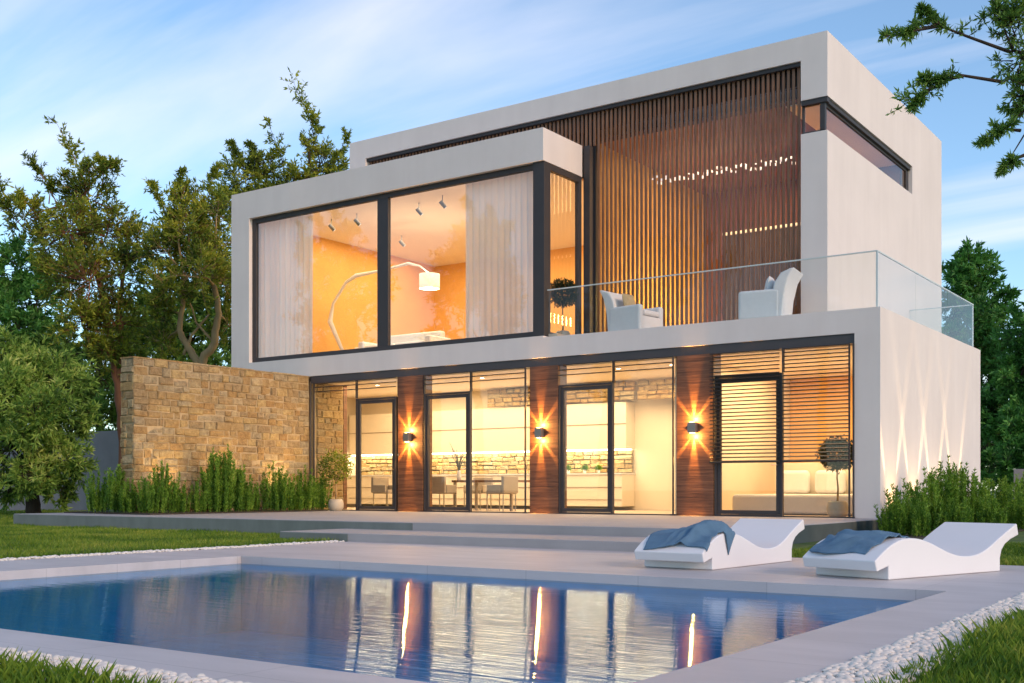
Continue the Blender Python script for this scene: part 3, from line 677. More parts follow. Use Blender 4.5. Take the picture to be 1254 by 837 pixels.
def tree(name, label, base, forks, clumps, leafmat, barkmat, trunk_r, group, leaf=(.12, .035), twigs=60, sprigs=6, per=12, up=.35, shoots=(), splen=.34):
    """forks: list of polylines (world) for trunk/limbs with radii; clumps: (centre, radius vec)"""
    root = empty(name, base, label, 'tree', group)
    mb = MB(); tips = []
    for pts, r0, r1 in forks:
        n = len(pts); P_ = [Vector(p) for p in pts]
        # smooth + wobble
        out = []; 
        for i in range(n-1):
            for k in range(5):
                t = k/5; p = P_[i].lerp(P_[i+1], t)
                out.append(p+Vector((random.uniform(-1, 1), random.uniform(-1, 1), 0))*r0*.25*(0 if i == 0 and k == 0 else 1))
        out.append(P_[-1]); m_ = len(out)
        mb.tube(out, [r0+(r1-r0)*(i/(m_-1)) for i in range(m_)], 9)
        tips += out[m_//3:]
    LP, LD, S = [], [], []
    def grow(c, rad, ntw, upv):
        c = np.array(c); rad = np.array(rad)*np.ones(3)
        near = min(tips, key=lambda t_: (Vector(c)-t_).length)
        # limb to the clump centre
        mid = near.lerp(Vector(c), .5)+Vector((random.uniform(-.3, .3), random.uniform(-.3, .3), .25))*float(rad.mean())*.5
        rr = max(.015, trunk_r*.28)
        mb.tube([near, near.lerp(mid, .5), mid, mid.lerp(Vector(c), .6), Vector(c)], [rr, rr*.8, rr*.65, rr*.5, rr*.35], 6)
        dirs = unit(rng.normal(size=(ntw, 3))+np.array([0, 0, upv]))
        st = c+dirs*rad*rng.uniform(.0, .35, (ntw, 1)); en = c+dirs*rad*rng.uniform(.65, 1.12, (ntw, 1))
        S.append(sticks(st, en, .012*rad.mean()**.5+.004, .004))
        for _ in range(sprigs):
            t = rng.uniform(.25, 1.0, (ntw, 1)); p = st+(en-st)*t
            d = unit(dirs*.9+rng.normal(size=(ntw, 3))*.55+np.array([0, 0, up]))
            L_ = rad.mean()*splen*rng.uniform(.6, 1.2, (ntw, 1)); q = p+d*L_
            S.append(sticks(p, q, .006, .002))
            for _ in range(per):
                s_ = rng.uniform(.15, 1.05, (ntw, 1)); LP.append(p+d*L_*s_); LD.append(unit(d*.8+rng.normal(size=(ntw, 3))*.6+np.array([0, 0, .1])))
    for c, rad in clumps:
        grow(c, rad, int(twigs*(np.mean(rad)**1.6)), up)
    # feathery shoots sticking out: polyline with side sprigs
    for pts in shoots:
        P_ = np.array(pts); seg = []
        for i in range(len(P_)-1):
            for k in range(6): seg.append(P_[i]+(P_[i+1]-P_[i])*k/6)
        seg.append(P_[-1]); seg = np.array(seg); mb.tube([tuple(s_) for s_ in seg], [.022-.017*i/(len(seg)-1) for i in range(len(seg))], 5)
        tot = np.linalg.norm(P_[-1]-P_[0]); ax = unit(P_[-1]-P_[0]); m_ = len(seg)
        sel = seg[rng.integers(m_//3, m_, 26)]; n_ = len(sel)
        d = unit(ax*.8+rng.normal(size=(n_, 3))*.6+np.array([0, 0, .15])); L_ = tot*.17*rng.uniform(.5, 1.2, (n_, 1))
        S.append(sticks(sel, sel+d*L_, .005, .002))
        for _ in range(per+5):
            s_ = rng.uniform(.1, 1.05, (n_, 1)); LP.append(sel+d*L_*s_); LD.append(unit(d*.8+rng.normal(size=(n_, 3))*.6))
    trunk = mb.build('trunk', barkmat, root, smooth=True)
    V, Fc = join(S); np_obj('twigs', V, Fc, barkmat, root)
    V, Fc = leaves_mesh(np.concatenate(LP), unit(np.concatenate(LD)), *leaf); np_obj('crown', V, Fc, leafmat, root)
    return root
def A(px, py, d): return at(px, py, d)
def gnd(px, d, z=0.): 
    p = at(px, HOR, d); return (p[0], p[1], z)
def cl(px, py, d, r, rx=None):
    return (A(px, py, d), np.array([1, 1, 1.])*r*d/FOC if rx is None else np.array([rx, rx, r])*d/FOC)
GL = 'trees beyond the stone wall'
# near left bushy tree
d = 33.
tA = tree('bushy_tree', 'round bushy pale leaved tree on the far left lawn in front of the grey wall', gnd(42, d),
     [([gnd(42, d), A(40, 600, d), A(38, 570, d), A(34, 530, d)], .22, .12), ([A(40, 585, d), A(58, 555, d), A(66, 520, d)], .10, .05), ([A(38, 575, d), A(18, 548, d)], .09, .04)],
     [cl(38, 455, d, 34), cl(8, 480, d-1.2, 36), cl(72, 470, d, 32), cl(45, 510, d-1.5, 40), cl(85, 515, d, 28), cl(14, 550, d-1, 38), cl(78, 560, d-.8, 30), cl(40, 580, d-1.4, 26), cl(-25, 520, d, 40), cl(72, 600, d-.5, 20), cl(10, 600, d-.2, 18), cl(5, 430, d, 26)],
     M['leaf_pale'], M['bark'], .22, GL, leaf=(.20, .05), twigs=70, sprigs=6, per=10, up=.0, splen=.42)
d = 36.
tB = tree('olive_tree', 'tall airy olive green tree with a reddish forked trunk, left of the stone wall', gnd(152, d),
     [([gnd(152, d), A(150, 520, d), A(146, 470, d), A(134, 430, d), A(130, 380, d)], .20, .09), ([A(147, 478, d), A(149, 430, d), A(146, 390, d), A(150, 340, d)], .13, .06), ([A(130, 380, d), A(110, 310, d), A(96, 250, d)], .09, .04)],
     [cl(110, 245, d, 34), cl(85, 285, d-.8, 38), cl(130, 290, d+.8, 40), cl(150, 340, d, 38), cl(110, 345, d-1.2, 44), cl(75, 345, d, 32), cl(140, 395, d, 38), cl(100, 400, d-1, 36), cl(170, 300, d+1, 26), cl(60, 300, d+.5, 30), cl(30, 265, d, 26), cl(125, 430, d-.6, 26), cl(160, 440, d, 20), cl(125, 210, d, 20)],
     M['leaf_olive'], M['barkred'], .2, GL, leaf=(.17, .05), twigs=42, sprigs=6, per=10, up=.3, splen=.5,
     shoots=[[A(105, 235, d), A(92, 195, d), A(70, 152, d)], [A(75, 260, d), A(55, 220, d), A(36, 198, d)], [A(50, 270, d), A(25, 240, d), A(-5, 255, d)], [A(125, 230, d), A(128, 200, d), A(118, 196, d)], [A(30, 280, d), A(12, 262, d), A(0, 225, d)], [A(60, 250, d), A(62, 230, d), A(80, 215, d)]])
d = 34.
tC = tree('olive_tree', 'olive tree with yellowish twisting bare stems between the tall tree and the house', gnd(238, d),
     [([gnd(238, d), A(240, 520, d), A(246, 445, d), A(262, 420, d), A(268, 385, d), A(262, 350, d)], .17, .08), ([A(246, 450, d), A(230, 425, d), A(219, 405, d), A(222, 380, d), A(226, 350, d)], .12, .06),
      ([A(225, 435, d), A(235, 410, d), A(256, 385, d)], .05, .03), ([A(262, 420, d), A(240, 395, d), A(232, 368, d)], .04, .02)],
     [cl(232, 285, d, 34), cl(262, 300, d+.6, 34), cl(205, 310, d, 30), cl(245, 340, d-.8, 34), cl(210, 350, d-.4, 30), cl(275, 350, d+1, 30), cl(220, 250, d, 24), cl(265, 262, d, 24), cl(240, 312, d+1.5, 44), cl(195, 380, d, 22), cl(280, 400, d+1.5, 24), cl(200, 420, d+1.6, 24)],
     M['leaf_olive'], M['barkyel'], .17, GL, leaf=(.165, .05), twigs=42, sprigs=6, per=10, up=.3, splen=.5,
     shoots=[[A(222, 250, d), A(216, 230, d), A(222, 212, d)], [A(205, 270, d), A(196, 245, d), A(186, 228, d)], [A(255, 250, d), A(258, 225, d), A(268, 205, d)]])
d = 44.
tD = tree('olive_tree', 'airy treetop rising behind the left roof corner of the villa', gnd(345, d),
     [([gnd(345, d), A(345, 400, d), A(348, 300, d), A(352, 230, d)], .25, .10), ([A(350, 260, d), A(380, 210, d), A(378, 170, d)], .09, .04), ([A(348, 280, d), A(310, 220, d)], .1, .04)],
     [cl(300, 222, d, 27), cl(330, 212, d, 26), cl(360, 235, d, 30), cl(395, 200, d, 24), cl(380, 235, d+1, 30), cl(280, 250, d, 28), cl(315, 260, d, 36), cl(415, 215, d, 16), cl(375, 180, d, 14)],
     M['leaf_olive'], M['bark'], .22, GL, leaf=(.19, .058), twigs=34, sprigs=6, per=9, up=.35, splen=.55,
     shoots=[[A(392, 200, d), A(380, 150, d), A(360, 102, d)], [A(350, 215, d), A(342, 185, d), A(330, 155, d)], [A(300, 210, d), A(290, 190, d), A(284, 178, d)], [A(400, 205, d), A(415, 190, d), A(424, 168, d)], [A(320, 205, d), A(312, 190, d), A(305, 178, d)], [A(372, 190, d), A(390, 165, d), A(372, 128, d)]])
def green_tree(name, label, px, d, cls, lm, group, leaf=(.24, .08), tw=26):
    return tree(name, label, gnd(px, d), [([gnd(px, d), A(px, 560, d), A(px+3, 480, d), A(px, 420, d)], .22, .08)], [cl(x, y, d+dd, r) for x, y, dd, r in cls], lm, M['bark'], .2, group, leaf=leaf, twigs=tw, sprigs=6, per=12, up=.1, splen=.3)
GF = 'broadleaf trees in the background'
green_tree('broadleaf_tree', 'bright green leafy tree behind the others on the far left edge', 22, 46,
     [(25, 330, 0, 36), (0, 360, 0, 42), (45, 370, 0, 40), (15, 410, -1, 44), (60, 430, 1, 40), (-25, 340, 0, 38), (-30, 420, 0, 44), (20, 480, 2, 50)], M['leaf_green'], GF)
green_tree('broadleaf_tree', 'dark green tree filling the gap above the grey wall left of the stone wall', 120, 44,
     [(110, 450, 0, 40), (140, 480, 0, 40), (90, 490, 0, 40), (125, 520, -1, 36), (160, 430, 1, 40), (70, 440, 1, 38), (175, 390, 2, 36)], M['leaf_dark'], GF)
green_tree('broadleaf_tree', 'dark green tree behind the yellowish stems beside the house', 235, 46,
     [(230, 400, 0, 44), (265, 420, 0, 40), (195, 420, 0, 40), (270, 360, 0, 36), (215, 450, -1, 40), (260, 460, -1, 36), (205, 370, 0, 34)], M['leaf_dark'], GF)
green_tree('broadleaf_tree', 'green leafy tree just right of the balcony with its top against the sky', 1195, 44,
     [(1190, 340, 0, 34), (1175, 375, 0, 30), (1210, 370, 0, 34), (1195, 410, -1, 44), (1170, 440, 0, 34), (1225, 440, 0, 36), (1200, 480, -1, 50), (1235, 500, 0, 40), (1210, 540, -1, 46), (1188, 320, 0, 20)], M['leaf_green'], GF, tw=32)
green_tree('broadleaf_tree', 'fresh green tree at the far right edge below the overhanging branch', 1262, 40,
     [(1262, 410, 0, 38), (1285, 440, 0, 44), (1250, 460, 0, 34), (1275, 500, 0, 50), (1248, 530, -1, 36), (1300, 400, 0, 40), (1225, 575, -2, 30), (1255, 570, -2, 36)], M['leaf_green'], GF, tw=32)
green_tree('broadleaf_tree', 'lower dark tree directly behind the side wall corner', 1150, 50,
     [(1140, 470, 0, 50), (1165, 520, 0, 44), (1130, 540, 0, 50), (1190, 560, 0, 40), (1155, 440, 0, 40)], M['leaf_dark'], GF, tw=24)
# overhanging tree, trunk just out of frame on the right
d = 13.
tH = tree('overhanging_tree', 'tree whose dark leafy branches hang into the sky at the top right corner', gnd(1400, d),
     [([gnd(1400, d), A(1400, 400, d), A(1390, 200, d), A(1370, 60, d), A(1350, -60, d)], .20, .09), ([A(1385, 150, d), A(1330, 110, d), A(1270, 70, d), A(1240, 62, d)], .05, .016), ([A(1372, 80, d), A(1320, 20, d), A(1260, -20, d)], .05, .016), ([A(1388, 200, d), A(1320, 170, d), A(1262, 130, d)], .04, .014)],
     [cl(1250, 75, d, 32), cl(1238, 30, d, 26), cl(1268, 110, d-.2, 34), cl(1240, 120, d+.1, 24), cl(1255, 10, d, 34), cl(1290, 60, d, 44), cl(1228, 160, d, 14), cl(1300, 150, d, 40), cl(1238, 192, d, 11), cl(1215, 15, d, 20), cl(1290, -20, d, 50)],
     M['leaf_dark'], M['bark'], .05, None, leaf=(.085, .022), twigs=105, sprigs=5, per=9, up=.1, splen=.4,
     shoots=[[A(1240, 65, d), A(1185, 45, d), A(1146, 30, d), A(1120, 38, d)], [A(1150, 32, d), A(1120, 38, d), A(1088, 46, d)], [A(1150, 31, d), A(1138, 20, d), A(1128, 12, d)],
             [A(1225, 100, d), A(1175, 92, d), A(1140, 108, d), A(1108, 128, d)], [A(1180, 93, d), A(1150, 100, d), A(1130, 98, d)], [A(1140, 108, d), A(1128, 122, d), A(1118, 130, d)], [A(1250, 160, d), A(1228, 158, d), A(1206, 178, d)], [A(1255, 190, d), A(1240, 196, d), A(1228, 208, d)]])
# reflected garden trees behind the viewpoint
def behind(src, x, y, s, rz, label):
    c = copy_tree(src); 
    c.location = (x, y, 0); c.rotation_euler[2] = rz; c.scale = (s, s, s); c['label'] = label; c['group'] = 'garden trees across the lawn mirrored in the windows'
    return c
behind(tB, -26.5, -5, 1.15, 2.2, 'tree across the lawn mirrored in the glass between the wooden columns')
behind(tC, -35, -7, 1.5, 1.2, 'tree across the lawn mirrored in the right pane of the upper window')
behind(tB, -43, -6, 1.35, 3.9, 'tree across the lawn mirrored in the left pane of the upper window')
behind(tC, -17.5, -9, 1.3, 4.0, 'tree across the lawn mirrored in the balcony glass')
behind(tB, -52, -2, 1.3, .3, 'farthest left tree across the lawn mirrored in the upper window')

# ------------------------------------------------------------------ shrubs (upright feathery)
def shrub_mesh(h, rad, stems, seed):
    r_ = np.random.default_rng(seed); LP, LD, S = [], [], []
    b = np.stack([r_.normal(0, rad*.45, stems), r_.normal(0, rad*.45, stems), np.zeros(stems)], 1)
    hh = h*r_.uniform(.45, 1.05, stems)*(1-.25*np.clip(np.linalg.norm(b, axis=1)/rad, 0, 1))
    lean = b*r_.uniform(.1, .5, (stems, 1))+r_.normal(0, .03, (stems, 3)); lean[:, 2] = 0
    top = b+lean+np.stack([0*hh, 0*hh, hh], 1)
    S.append(sticks(b, top, .006, .002))
    for k in range(int(h*130)):
        t = r_.uniform(.06, 1.0, (stems, 1)); p = b+(top-b)*t
        d_ = unit(np.concatenate([r_.normal(size=(stems, 2)), np.full((stems, 1), 1.0)], 1)*np.array([1, 1, 1.3]))
        LP.append(p); LD.append(d_)
    P_, D_ = np.concatenate(LP), np.concatenate(LD)
    return P_, D_, join(S)
shrub_src = []
for i, (h, rad, st) in enumerate(((1.0, .28, 34), (1.3, .27, 38), (.82, .30, 34), (1.08, .22, 28))):
    P_, D_, (sv, sf) = shrub_mesh(h, rad, st, 40+i)
    V, Fc = leaves_mesh(P_, D_, .068, .019)
    a = np_obj('foliage', V, Fc, M['leaf_shrub']); b = np_obj('stems', sv, sf, M['leaf_shrub'])
    shrub_src.append((a, b, h))
used = set()
def shrub(x, y, z, k, s, label, group):
    e = empty('shrub', (x, y, z), label, 'shrub', group, rz=random.uniform(0, 6.28)); e.scale = (s*random.uniform(.9, 1.15), s*random.uniform(.9, 1.15), s)
    for o in shrub_src[k][:2]:
        c = o if k not in used else o.copy()
        if k in used: C.objects.link(c)
        c.parent = e; c.matrix_parent_inverse.identity()
    used.add(k); return e
gl = 'upright feathery shrubs along the stone wall'; gr = 'upright feathery shrubs along the right side wall'
ords = ['first', 'second', 'third', 'fourth', 'fifth', 'sixth', 'seventh', 'eighth', 'ninth', 'tenth', 'eleventh', 'twelfth', 'thirteenth', 'fourteenth', 'fifteenth', 'sixteenth', 'seventeenth', 'eighteenth', 'nineteenth', 'twentieth']
spots = []
for px, s, k in ((122, .95, 0), (142, 1.0, 3), (160, .92, 2)):
    p = atY(px, 620, 14.85); spots.append((p[0], p[1], k, s))
for px, s, k in ((182, .92, 0), (200, .98, 3), (218, .95, 2), (240, .82, 0), (262, .98, 1), (278, 1.08, 1), (294, .96, 1), (312, .95, 2), (330, 1.02, 0), (347, .88, 3), (362, .9, 2), (378, 1.04, 0), (394, 1.0, 3)):
    p = atX(px+random.uniform(-4, 4), 620, -19.35+random.uniform(-.25, .2)); spots.append((p[0], p[1], k, s*random.uniform(.82, 1.12)))
for i, (x, y, k, s) in enumerate(spots):
    extra = ', the tallest of them' if i == 8 else (', left of the wall end' if i == 0 else '')
    shrub(x, y, TZ+.02, k, s, ords[i]+' feathery shrub from the left by the stone wall'+extra, gl)
spots = []
for px, X, s, k in ((1094, -5.35, .85, 2), (1108, -5.3, .92, 0), (1122, -5.3, .90, 3), (1137, -5.25, .98, 0), (1152, -5.2, .98, 1), (1166, -5.1, 1.06, 1), (1182, -5.1, .98, 1), (1197, -5.0, 1.0, 0), (1212, -4.9, .95, 0), (1228, -4.8, 1.0, 3), (1244, -4.7, 1.05, 0), (1262, -4.6, 1.1, 3), (1128, -4.95, .75, 2), (1175, -4.7, .8, 2), (1215, -4.45, .8, 2), (1248, -4.3, .85, 0)):
    p = atX(px, 640, X); spots.append((p[0], p[1], k, s))
for i, (x, y, k, s) in enumerate(spots[:12]):
    shrub(x, y, 0, k, s, ords[i]+' shrub from the house corner, back row by the side wall', gr)
for i, (x, y, k, s) in enumerate(spots[12:]):
    shrub(x, y, 0, k, s, ords[i]+' low feathery shrub from the left in the front row by the side wall', gr)
# ------------------------------------------------------------------ potted ball trees
def ball_tree(loc, h_stem, rad, pot_r, pot_h, label, n=2600, lm='leaf_pot', sparse=1.):
    e = empty('potted_tree', loc, label, 'potted tree', 'potted ball trees')
    x, y, z = loc
    prof = [(0, 0), (pot_r*.72, 0), (pot_r*.95, pot_h*.25), (pot_r, pot_h*.55), (pot_r*.9, pot_h*.88), (pot_r*.74, pot_h), (pot_r*.66, pot_h), (pot_r*.66, pot_h*.9), (0, pot_h*.9)]
    MB().lathe(loc, prof).build('pot', M['pot'], e, smooth=True)
    top = z+pot_h+h_stem
    mb = MB().tube([(x, y, z+pot_h*.85), (x+.012, y, z+pot_h+h_stem*.35), (x-.012, y+.01, z+pot_h+h_stem*.7), (x, y, top)], [.022, .018, .016, .013], 7)
    for k in range(7):
        a = k*.9; mb.tube([(x, y, top-.08), (x+.3*rad*math.cos(a), y+.3*rad*math.sin(a), top+rad*.25), (x+.7*rad*math.cos(a), y+.7*rad*math.sin(a), top+rad*.7)], [.01, .007, .003], 5)
    mb.build('trunk', M['barkyel'], e, smooth=True)
    c = np.array([x, y, top+rad*.75]); d_ = unit(rng.normal(size=(n, 3))); rr = rng.uniform(.35, sparse, (n, 1))**.6
    P_ = c+d_*rad*rr*np.array([1, 1, .92])*(1+.12*np.sin(d_[:, :1]*9)*np.cos(d_[:, 1:2]*8)); D_ = unit(d_*.5+rng.normal(size=(n, 3))*.7)
    V, Fc = leaves_mesh(P_, D_, .062, .032); np_obj('crown', V, Fc, M[lm], e)
    return e
ball_tree((-7.04, 20.72, TZ+.004), .62, .34, .20, .30, 'round clipped tree in a pale pot behind the lowered blinds')
ball_tree((-18.98, 19.86, TZ), .52, .36, .19, .28, 'round airy tree in a pale pot on the terrace beside the stone wall', n=1500, lm='leaf_olive', sparse=1.35)
p = atY(683, 405, 21.1)
ball_tree((p[0]+.10, 21.15, 4.0), .60, .33, .17, .26, 'dark clipped tree on the balcony beside the corner window')

# ------------------------------------------------------------------ sun loungers
def sz(px, py, o, u):
    """survey a pixel in the vertical plane through o with direction u -> (s, z)"""
    a = (px-627)/FOC; x, y = CA*a-SA, SA*a+CA
    den = x*u[1]-y*u[0]; dd = (o[0]*u[1]-o[1]*u[0])/den
    s_ = (x*dd-o[0])*u[0]+(y*dd-o[1])*u[1]
    return s_, EYE+(HOR-py)/FOC*dd
LO = (-2.83, 9.62); lu = unit(np.array([.318, .948]))
outl = [(1089, 710), (1089, 695), (1074, 701.4), (1071.8, 687.4), (1082, 676), (1093.6, 666.2), (1102, 661.5), (1111, 659.6), (1121, 659.4), (1130.8, 661.2), (1142, 666), (1152.6, 671.8), (1162, 677), (1172, 680.6), (1180, 682), (1187.6, 681.5), (1197, 680), (1205, 676), (1213, 670), (1220, 663), (1233, 651.5), (1245.5, 641.5), (1247.7, 655.5), (1237.8, 661), (1231, 667), (1227, 674), (1225, 684), (1225, 700)]
prof = [sz(x, y, LO, lu) for x, y in outl]
prof[0] = (0, 0); prof[-1] = (prof[-1][0], 0); prof[1] = (0, .115); prof[2] = (-.16, .075); prof[3] = (-.19, .165)
topc = prof[3:22]   # upper curve, (s, z)
def top_z(s_):
    for (a, b), (c_, d_) in zip(topc, topc[1:]):
        if a <= s_ <= c_: return b+(d_-b)*(s_-a)/(c_-a)
    return topc[0][1] if s_ < topc[0][0] else topc[-1][1]
# resample smoothly
def smooth_poly():
    ss = np.linspace(topc[0][0], topc[-1][0], 60); zz = np.array([top_z(s_) for s_ in ss])
    for _ in range(6): zz[1:-1] = (zz[:-2]+2*zz[1:-1]+zz[2:])/4
    return ss, zz
SS, ZZ = smooth_poly()
def tz(s_): return float(np.interp(s_, SS, ZZ))
WID = .76
def lounger(o, u, label):
    u3 = Vector((float(u[0]), float(u[1]), 0)); w3 = Vector((-float(u[1]), float(u[0]), 0))
    e = empty('sun_lounger', (o[0]+u[0]*.8+w3.x*WID/2, o[1]+u[1]*.8+w3.y*WID/2, 0), label, 'sun lounger', 'white wave shaped sun loungers')
    poly = [prof[0], prof[1], prof[2]]+[(float(a), float(b)) for a, b in zip(SS, ZZ)]+[prof[-6], prof[-5], prof[-4], prof[-3], prof[-2], prof[-1]]
    poly = [(a, b+.002) for a, b in poly]
    MB().prism(poly, (float(o[0]), float(o[1]), 0), u3, (0, 0, 1), w3, WID).build('shell', M['white'], e, bevel=.012, smooth=True, seg=3)
    return e
lounger(LO, lu, 'white moulded wave lounger at the right with a smooth blue towel')
LO2 = (-4.54, 9.84); lu2 = unit(np.array([.071, .9975]))
lounger(LO2, lu2, 'white moulded wave lounger nearer the steps with a crumpled blue towel')
def towel(o, u, s0, s1, w0, w1, drop, seed, label, ridge):
    u = np.array(u); w3 = np.array([-u[1], u[0]]); r_ = np.random.default_rng(seed)
    ns, nw = 70, 64; V = []
    ks = r_.uniform(0, 6.28, 6)
    for i in range(ns+1):
        for j in range(nw+1):
            a = i/ns; b = j/nw
            s_ = s0+(s1-s0)*a + .03*math.sin(6*b+ks[0]); ww = w0+(w1-w0)*b + .025*math.sin(7*a+ks[1])
            zz = 0
            f = 0
            for (cs, cw, an, amp, sg) in ridge:     # folds: ridge lines
                x_ = (a-cs)*math.cos(an)+(b-cw)*math.sin(an); y_ = -(a-cs)*math.sin(an)+(b-cw)*math.cos(an)
                f += amp*math.exp(-(x_/sg)**2)*math.exp(-(y_/.38)**2)*(1+.3*math.sin(9*y_+ks[2]))
            f += .008*math.sin(16*a+9*b+ks[3])*math.sin(13*b-6*a+ks[4])+.008+.012*abs(math.sin(5*a*math.pi+3*b+ks[5]))**6*(1-b*.5)
            over = -ww if ww < 0 else 0
            if over > 0:                            # hanging over the near side
                p = np.array(o)+u*s_-w3*(.012+.01*math.sin(9*a+ks[5])); zz = tz(s_)-over+.006
            else:
                p = np.array(o)+u*s_+w3*ww; zz = tz(s_)+.008+max(f, .002)
            if s_ < SS[0]: zz = tz(SS[0])+.008-(SS[0]-s_)
            V.append((p[0], p[1], zz))
    Fc = [(i*(nw+1)+j, i*(nw+1)+j+1, (i+1)*(nw+1)+j+1, (i+1)*(nw+1)+j) for i in range(ns) for j in range(nw) ]
    V = np.array(V)
    if drop:   # keep only a pointed corner hanging
        keep = []
        for f_ in Fc:
            i, j = divmod(f_[0], nw+1); a, b = i/ns, j/nw; ww = w0+(w1-w0)*b
            if ww < 0 and -ww > drop*(1-abs(a-.80)/.20): continue
            keep.append(f_)
        Fc = keep
    ob = np_obj('towel', V, Fc, M['towel'], smooth=True)
    m_ = ob.modifiers.new('thick', 'SOLIDIFY'); m_.thickness = .008; m_.offset = 1
    return tag(ob, label, 'towel', 'blue towels on the loungers')
towel(LO, lu, -.14, .50, .12, .70, 0, 3, 'slate blue towel spread over the foot end of the right lounger', [(.25, .3, .5, .045, .06), (.42, .45, .55, .06, .07), (.62, .62, .2, .05, .10), (.30, .75, -.2, .03, .06), (.8, .8, .4, .03, .1), (.12, .5, .2, .03, .05)])
towel(LO2, lu2, -.15, .44, -.22, .68, .2, 5, 'slate blue towel bunched in folds on the left lounger with one corner hanging', [(.5, .50, 1.15, .10, .05), (.5, .38, 1.2, .085, .04), (.5, .62, 1.2, .06, .04), (.3, .8, .2, .02, .1), (.8, .75, .9, .02, .08), (.25, .47, 1.1, .05, .05)])
# ------------------------------------------------------------------ armchairs on the balcony
def armchair(x, y, rz, label, flip=1):
    e = empty('armchair', (x, y, 4.0), label, 'armchair', 'white armchairs on the balcony', rz=rz)
    def p(mb, n, bv=.05, **k): o = mb.build(n, M['fabricw'], None, bevel=bv, smooth=True, seg=4, **k); loc_child(o, e); return o
    p(MB().box(-.40, .42, -.36, .36, .03, .36), 'base')
    p(MB().box(-.28, .44, -.27, .27, .365, .48), 'seat_cushion')
    for s_ in (-1, 1):
        a, b = sorted((s_*.28, s_*.43))
        p(MB().box(-.38, .43, a, b, .03, .58 if s_ < 0 else .60), 'arm', .06)
    poly = [(-.30, .05), (-.42, .05), (-.46, .45), (-.54, .78), (-.66, .98), (-.58, .97), (-.40, .90), (-.27, .72), (-.22, .45)]
    p(MB().prism(poly, (0, -.42, 0), (1, 0, 0), (0, 0, 1), (0, 1, 0), .84), 'backrest', .035)
    for a in (-.32, .34):
        for b in (-.3, .3): o = MB().box(a-.02, a+.02, b-.02, b+.02, .0, .04).build('leg', M['dark']); loc_child(o, e)
    return e
armchair(-11.45, 21.0, R(-8), 'white flared armchair on the balcony nearer the corner window')
armchair(-8.55, 20.95, R(180+8), 'white flared armchair on the balcony beside the right pier')
def cushion(loc, rz, tilt, label, m, s=.2):
    V = []; n = 12
    mb = MB()
    for k in (1, -1):
        for i in range(n+1):
            for j in range(n+1):
                a, b = i/n*2-1, j/n*2-1
                t = .075*(1-a**4)*(1-b**4)**1; pin = 1-.08*(a*a*b*b)
                mb.v.append((k*t, a*s*pin*(1-.06*(1-b*b)), b*s*pin*(1-.06*(1-a*a))))
        o_ = 0 if k == 1 else (n+1)**2
        for i in range(n):
            for j in range(n):
                q = [o_+i*(n+1)+j, o_+(i+1)*(n+1)+j, o_+(i+1)*(n+1)+j+1, o_+i*(n+1)+j+1]
                mb.f.append(tuple(q if k == 1 else q[::-1]))
    o = mb.build('cushion', m, smooth=True); o.location = loc; o.rotation_euler = (0, tilt, rz)
    return tag(o, label, 'cushion')
cushion((-11.52, 20.86, 4.67), R(-8), R(-14), 'beige patterned cushion in the left balcony armchair', M['beige'], .21)
cushion((-8.42, 20.85, 4.69), R(8), R(12), 'pale cushion leaning in the right balcony armchair', M['fabricw'], .2)

# ------------------------------------------------------------------ lounge furniture
def yy(px, py, Y): return atY(px, py, Y)
arc = empty('arc_floor_lamp', yy(428, 428, 23.0)[:2]+(4.10,), 'silver jointed arc floor lamp with a white drum shade in the upper lounge', 'floor lamp')
Yl = 23.0
b0 = yy(428, 420, Yl)
MB().lathe((b0[0], b0[1], 4.10), [(0, 0), (.2, 0), (.2, .03), (.03, .05), (0, .05)]).build('base', M['chrome'], arc, smooth=False)
pts = [yy(428, 420, Yl), yy(404, 394, Yl), yy(408, 372, Yl), yy(424, 346, Yl), yy(436, 338, Yl), yy(470, 331, Yl), yy(500, 323, Yl), yy(514, 326, Yl), yy(525, 334, Yl)]
pts[0] = (pts[0][0], pts[0][1], 4.12)
MB().tube(pts, [.04, .075, .04, .045, .06, .025, .04, .022, .018], 10).build('arm', M['fabricw'], arc, smooth=True)
sc_ = yy(526, 345, Yl)
MB().lathe((sc_[0], sc_[1], sc_[2]-.19), [(.27, 0), (.27, .38), (.262, .38), (.262, 0)], 32).build('lamp_shade', M['shade'], arc, smooth=True)
light('POINT', 'arc_lamp_bulb', (sc_[0], sc_[1], sc_[2]-.05), 35, (1, .75, .45), size=.06)
def sofa(x0, x1, y0, y1, z, label, back='y'):
    e = empty('sofa', ((x0+x1)/2, (y0+y1)/2, z), label, 'sofa')
    MB().box(x0, x1, y0, y1, z+.05, z+.32).build('base', M['fabricw'], e, bevel=.04)
    n = max(2, int((x1-x0)/.9)); w_ = (x1-x0)/n
    for i in range(n): MB().box(x0+i*w_+.01, x0+(i+1)*w_-.01, y0+.02, y1-.25, z+.325, z+.48).build('seat_cushion', M['fabricw'], e, bevel=.05, smooth=True, seg=3)
    MB().box(x0, x1, y1-.24, y1, z+.325, z+.80).build('backrest', M['fabricw'], e, bevel=.06, smooth=True, seg=3)
    for a, b in ((x0-.2, x0), (x1, x1+.2)): MB().box(a, b, y0, y1, z+.05, z+.6).build('arm', M['fabricw'], e, bevel=.05, smooth=True, seg=3)
    return e
xa, xb = yy(375, 410, 24.5)[0], yy(455, 410, 24.5)[0]
sofa(xa, xb, 23.6, 24.6, 4.10, 'low white sofa behind the arc lamp in the upper lounge')
xa, xb = yy(478, 410, 23.5)[0], yy(552, 410, 23.5)[0]
sofa(xa, xb, 22.4, 23.3, 4.10, 'low white sofa in the right pane of the upper lounge')
gt = 'ceiling spotlights in the upper lounge'
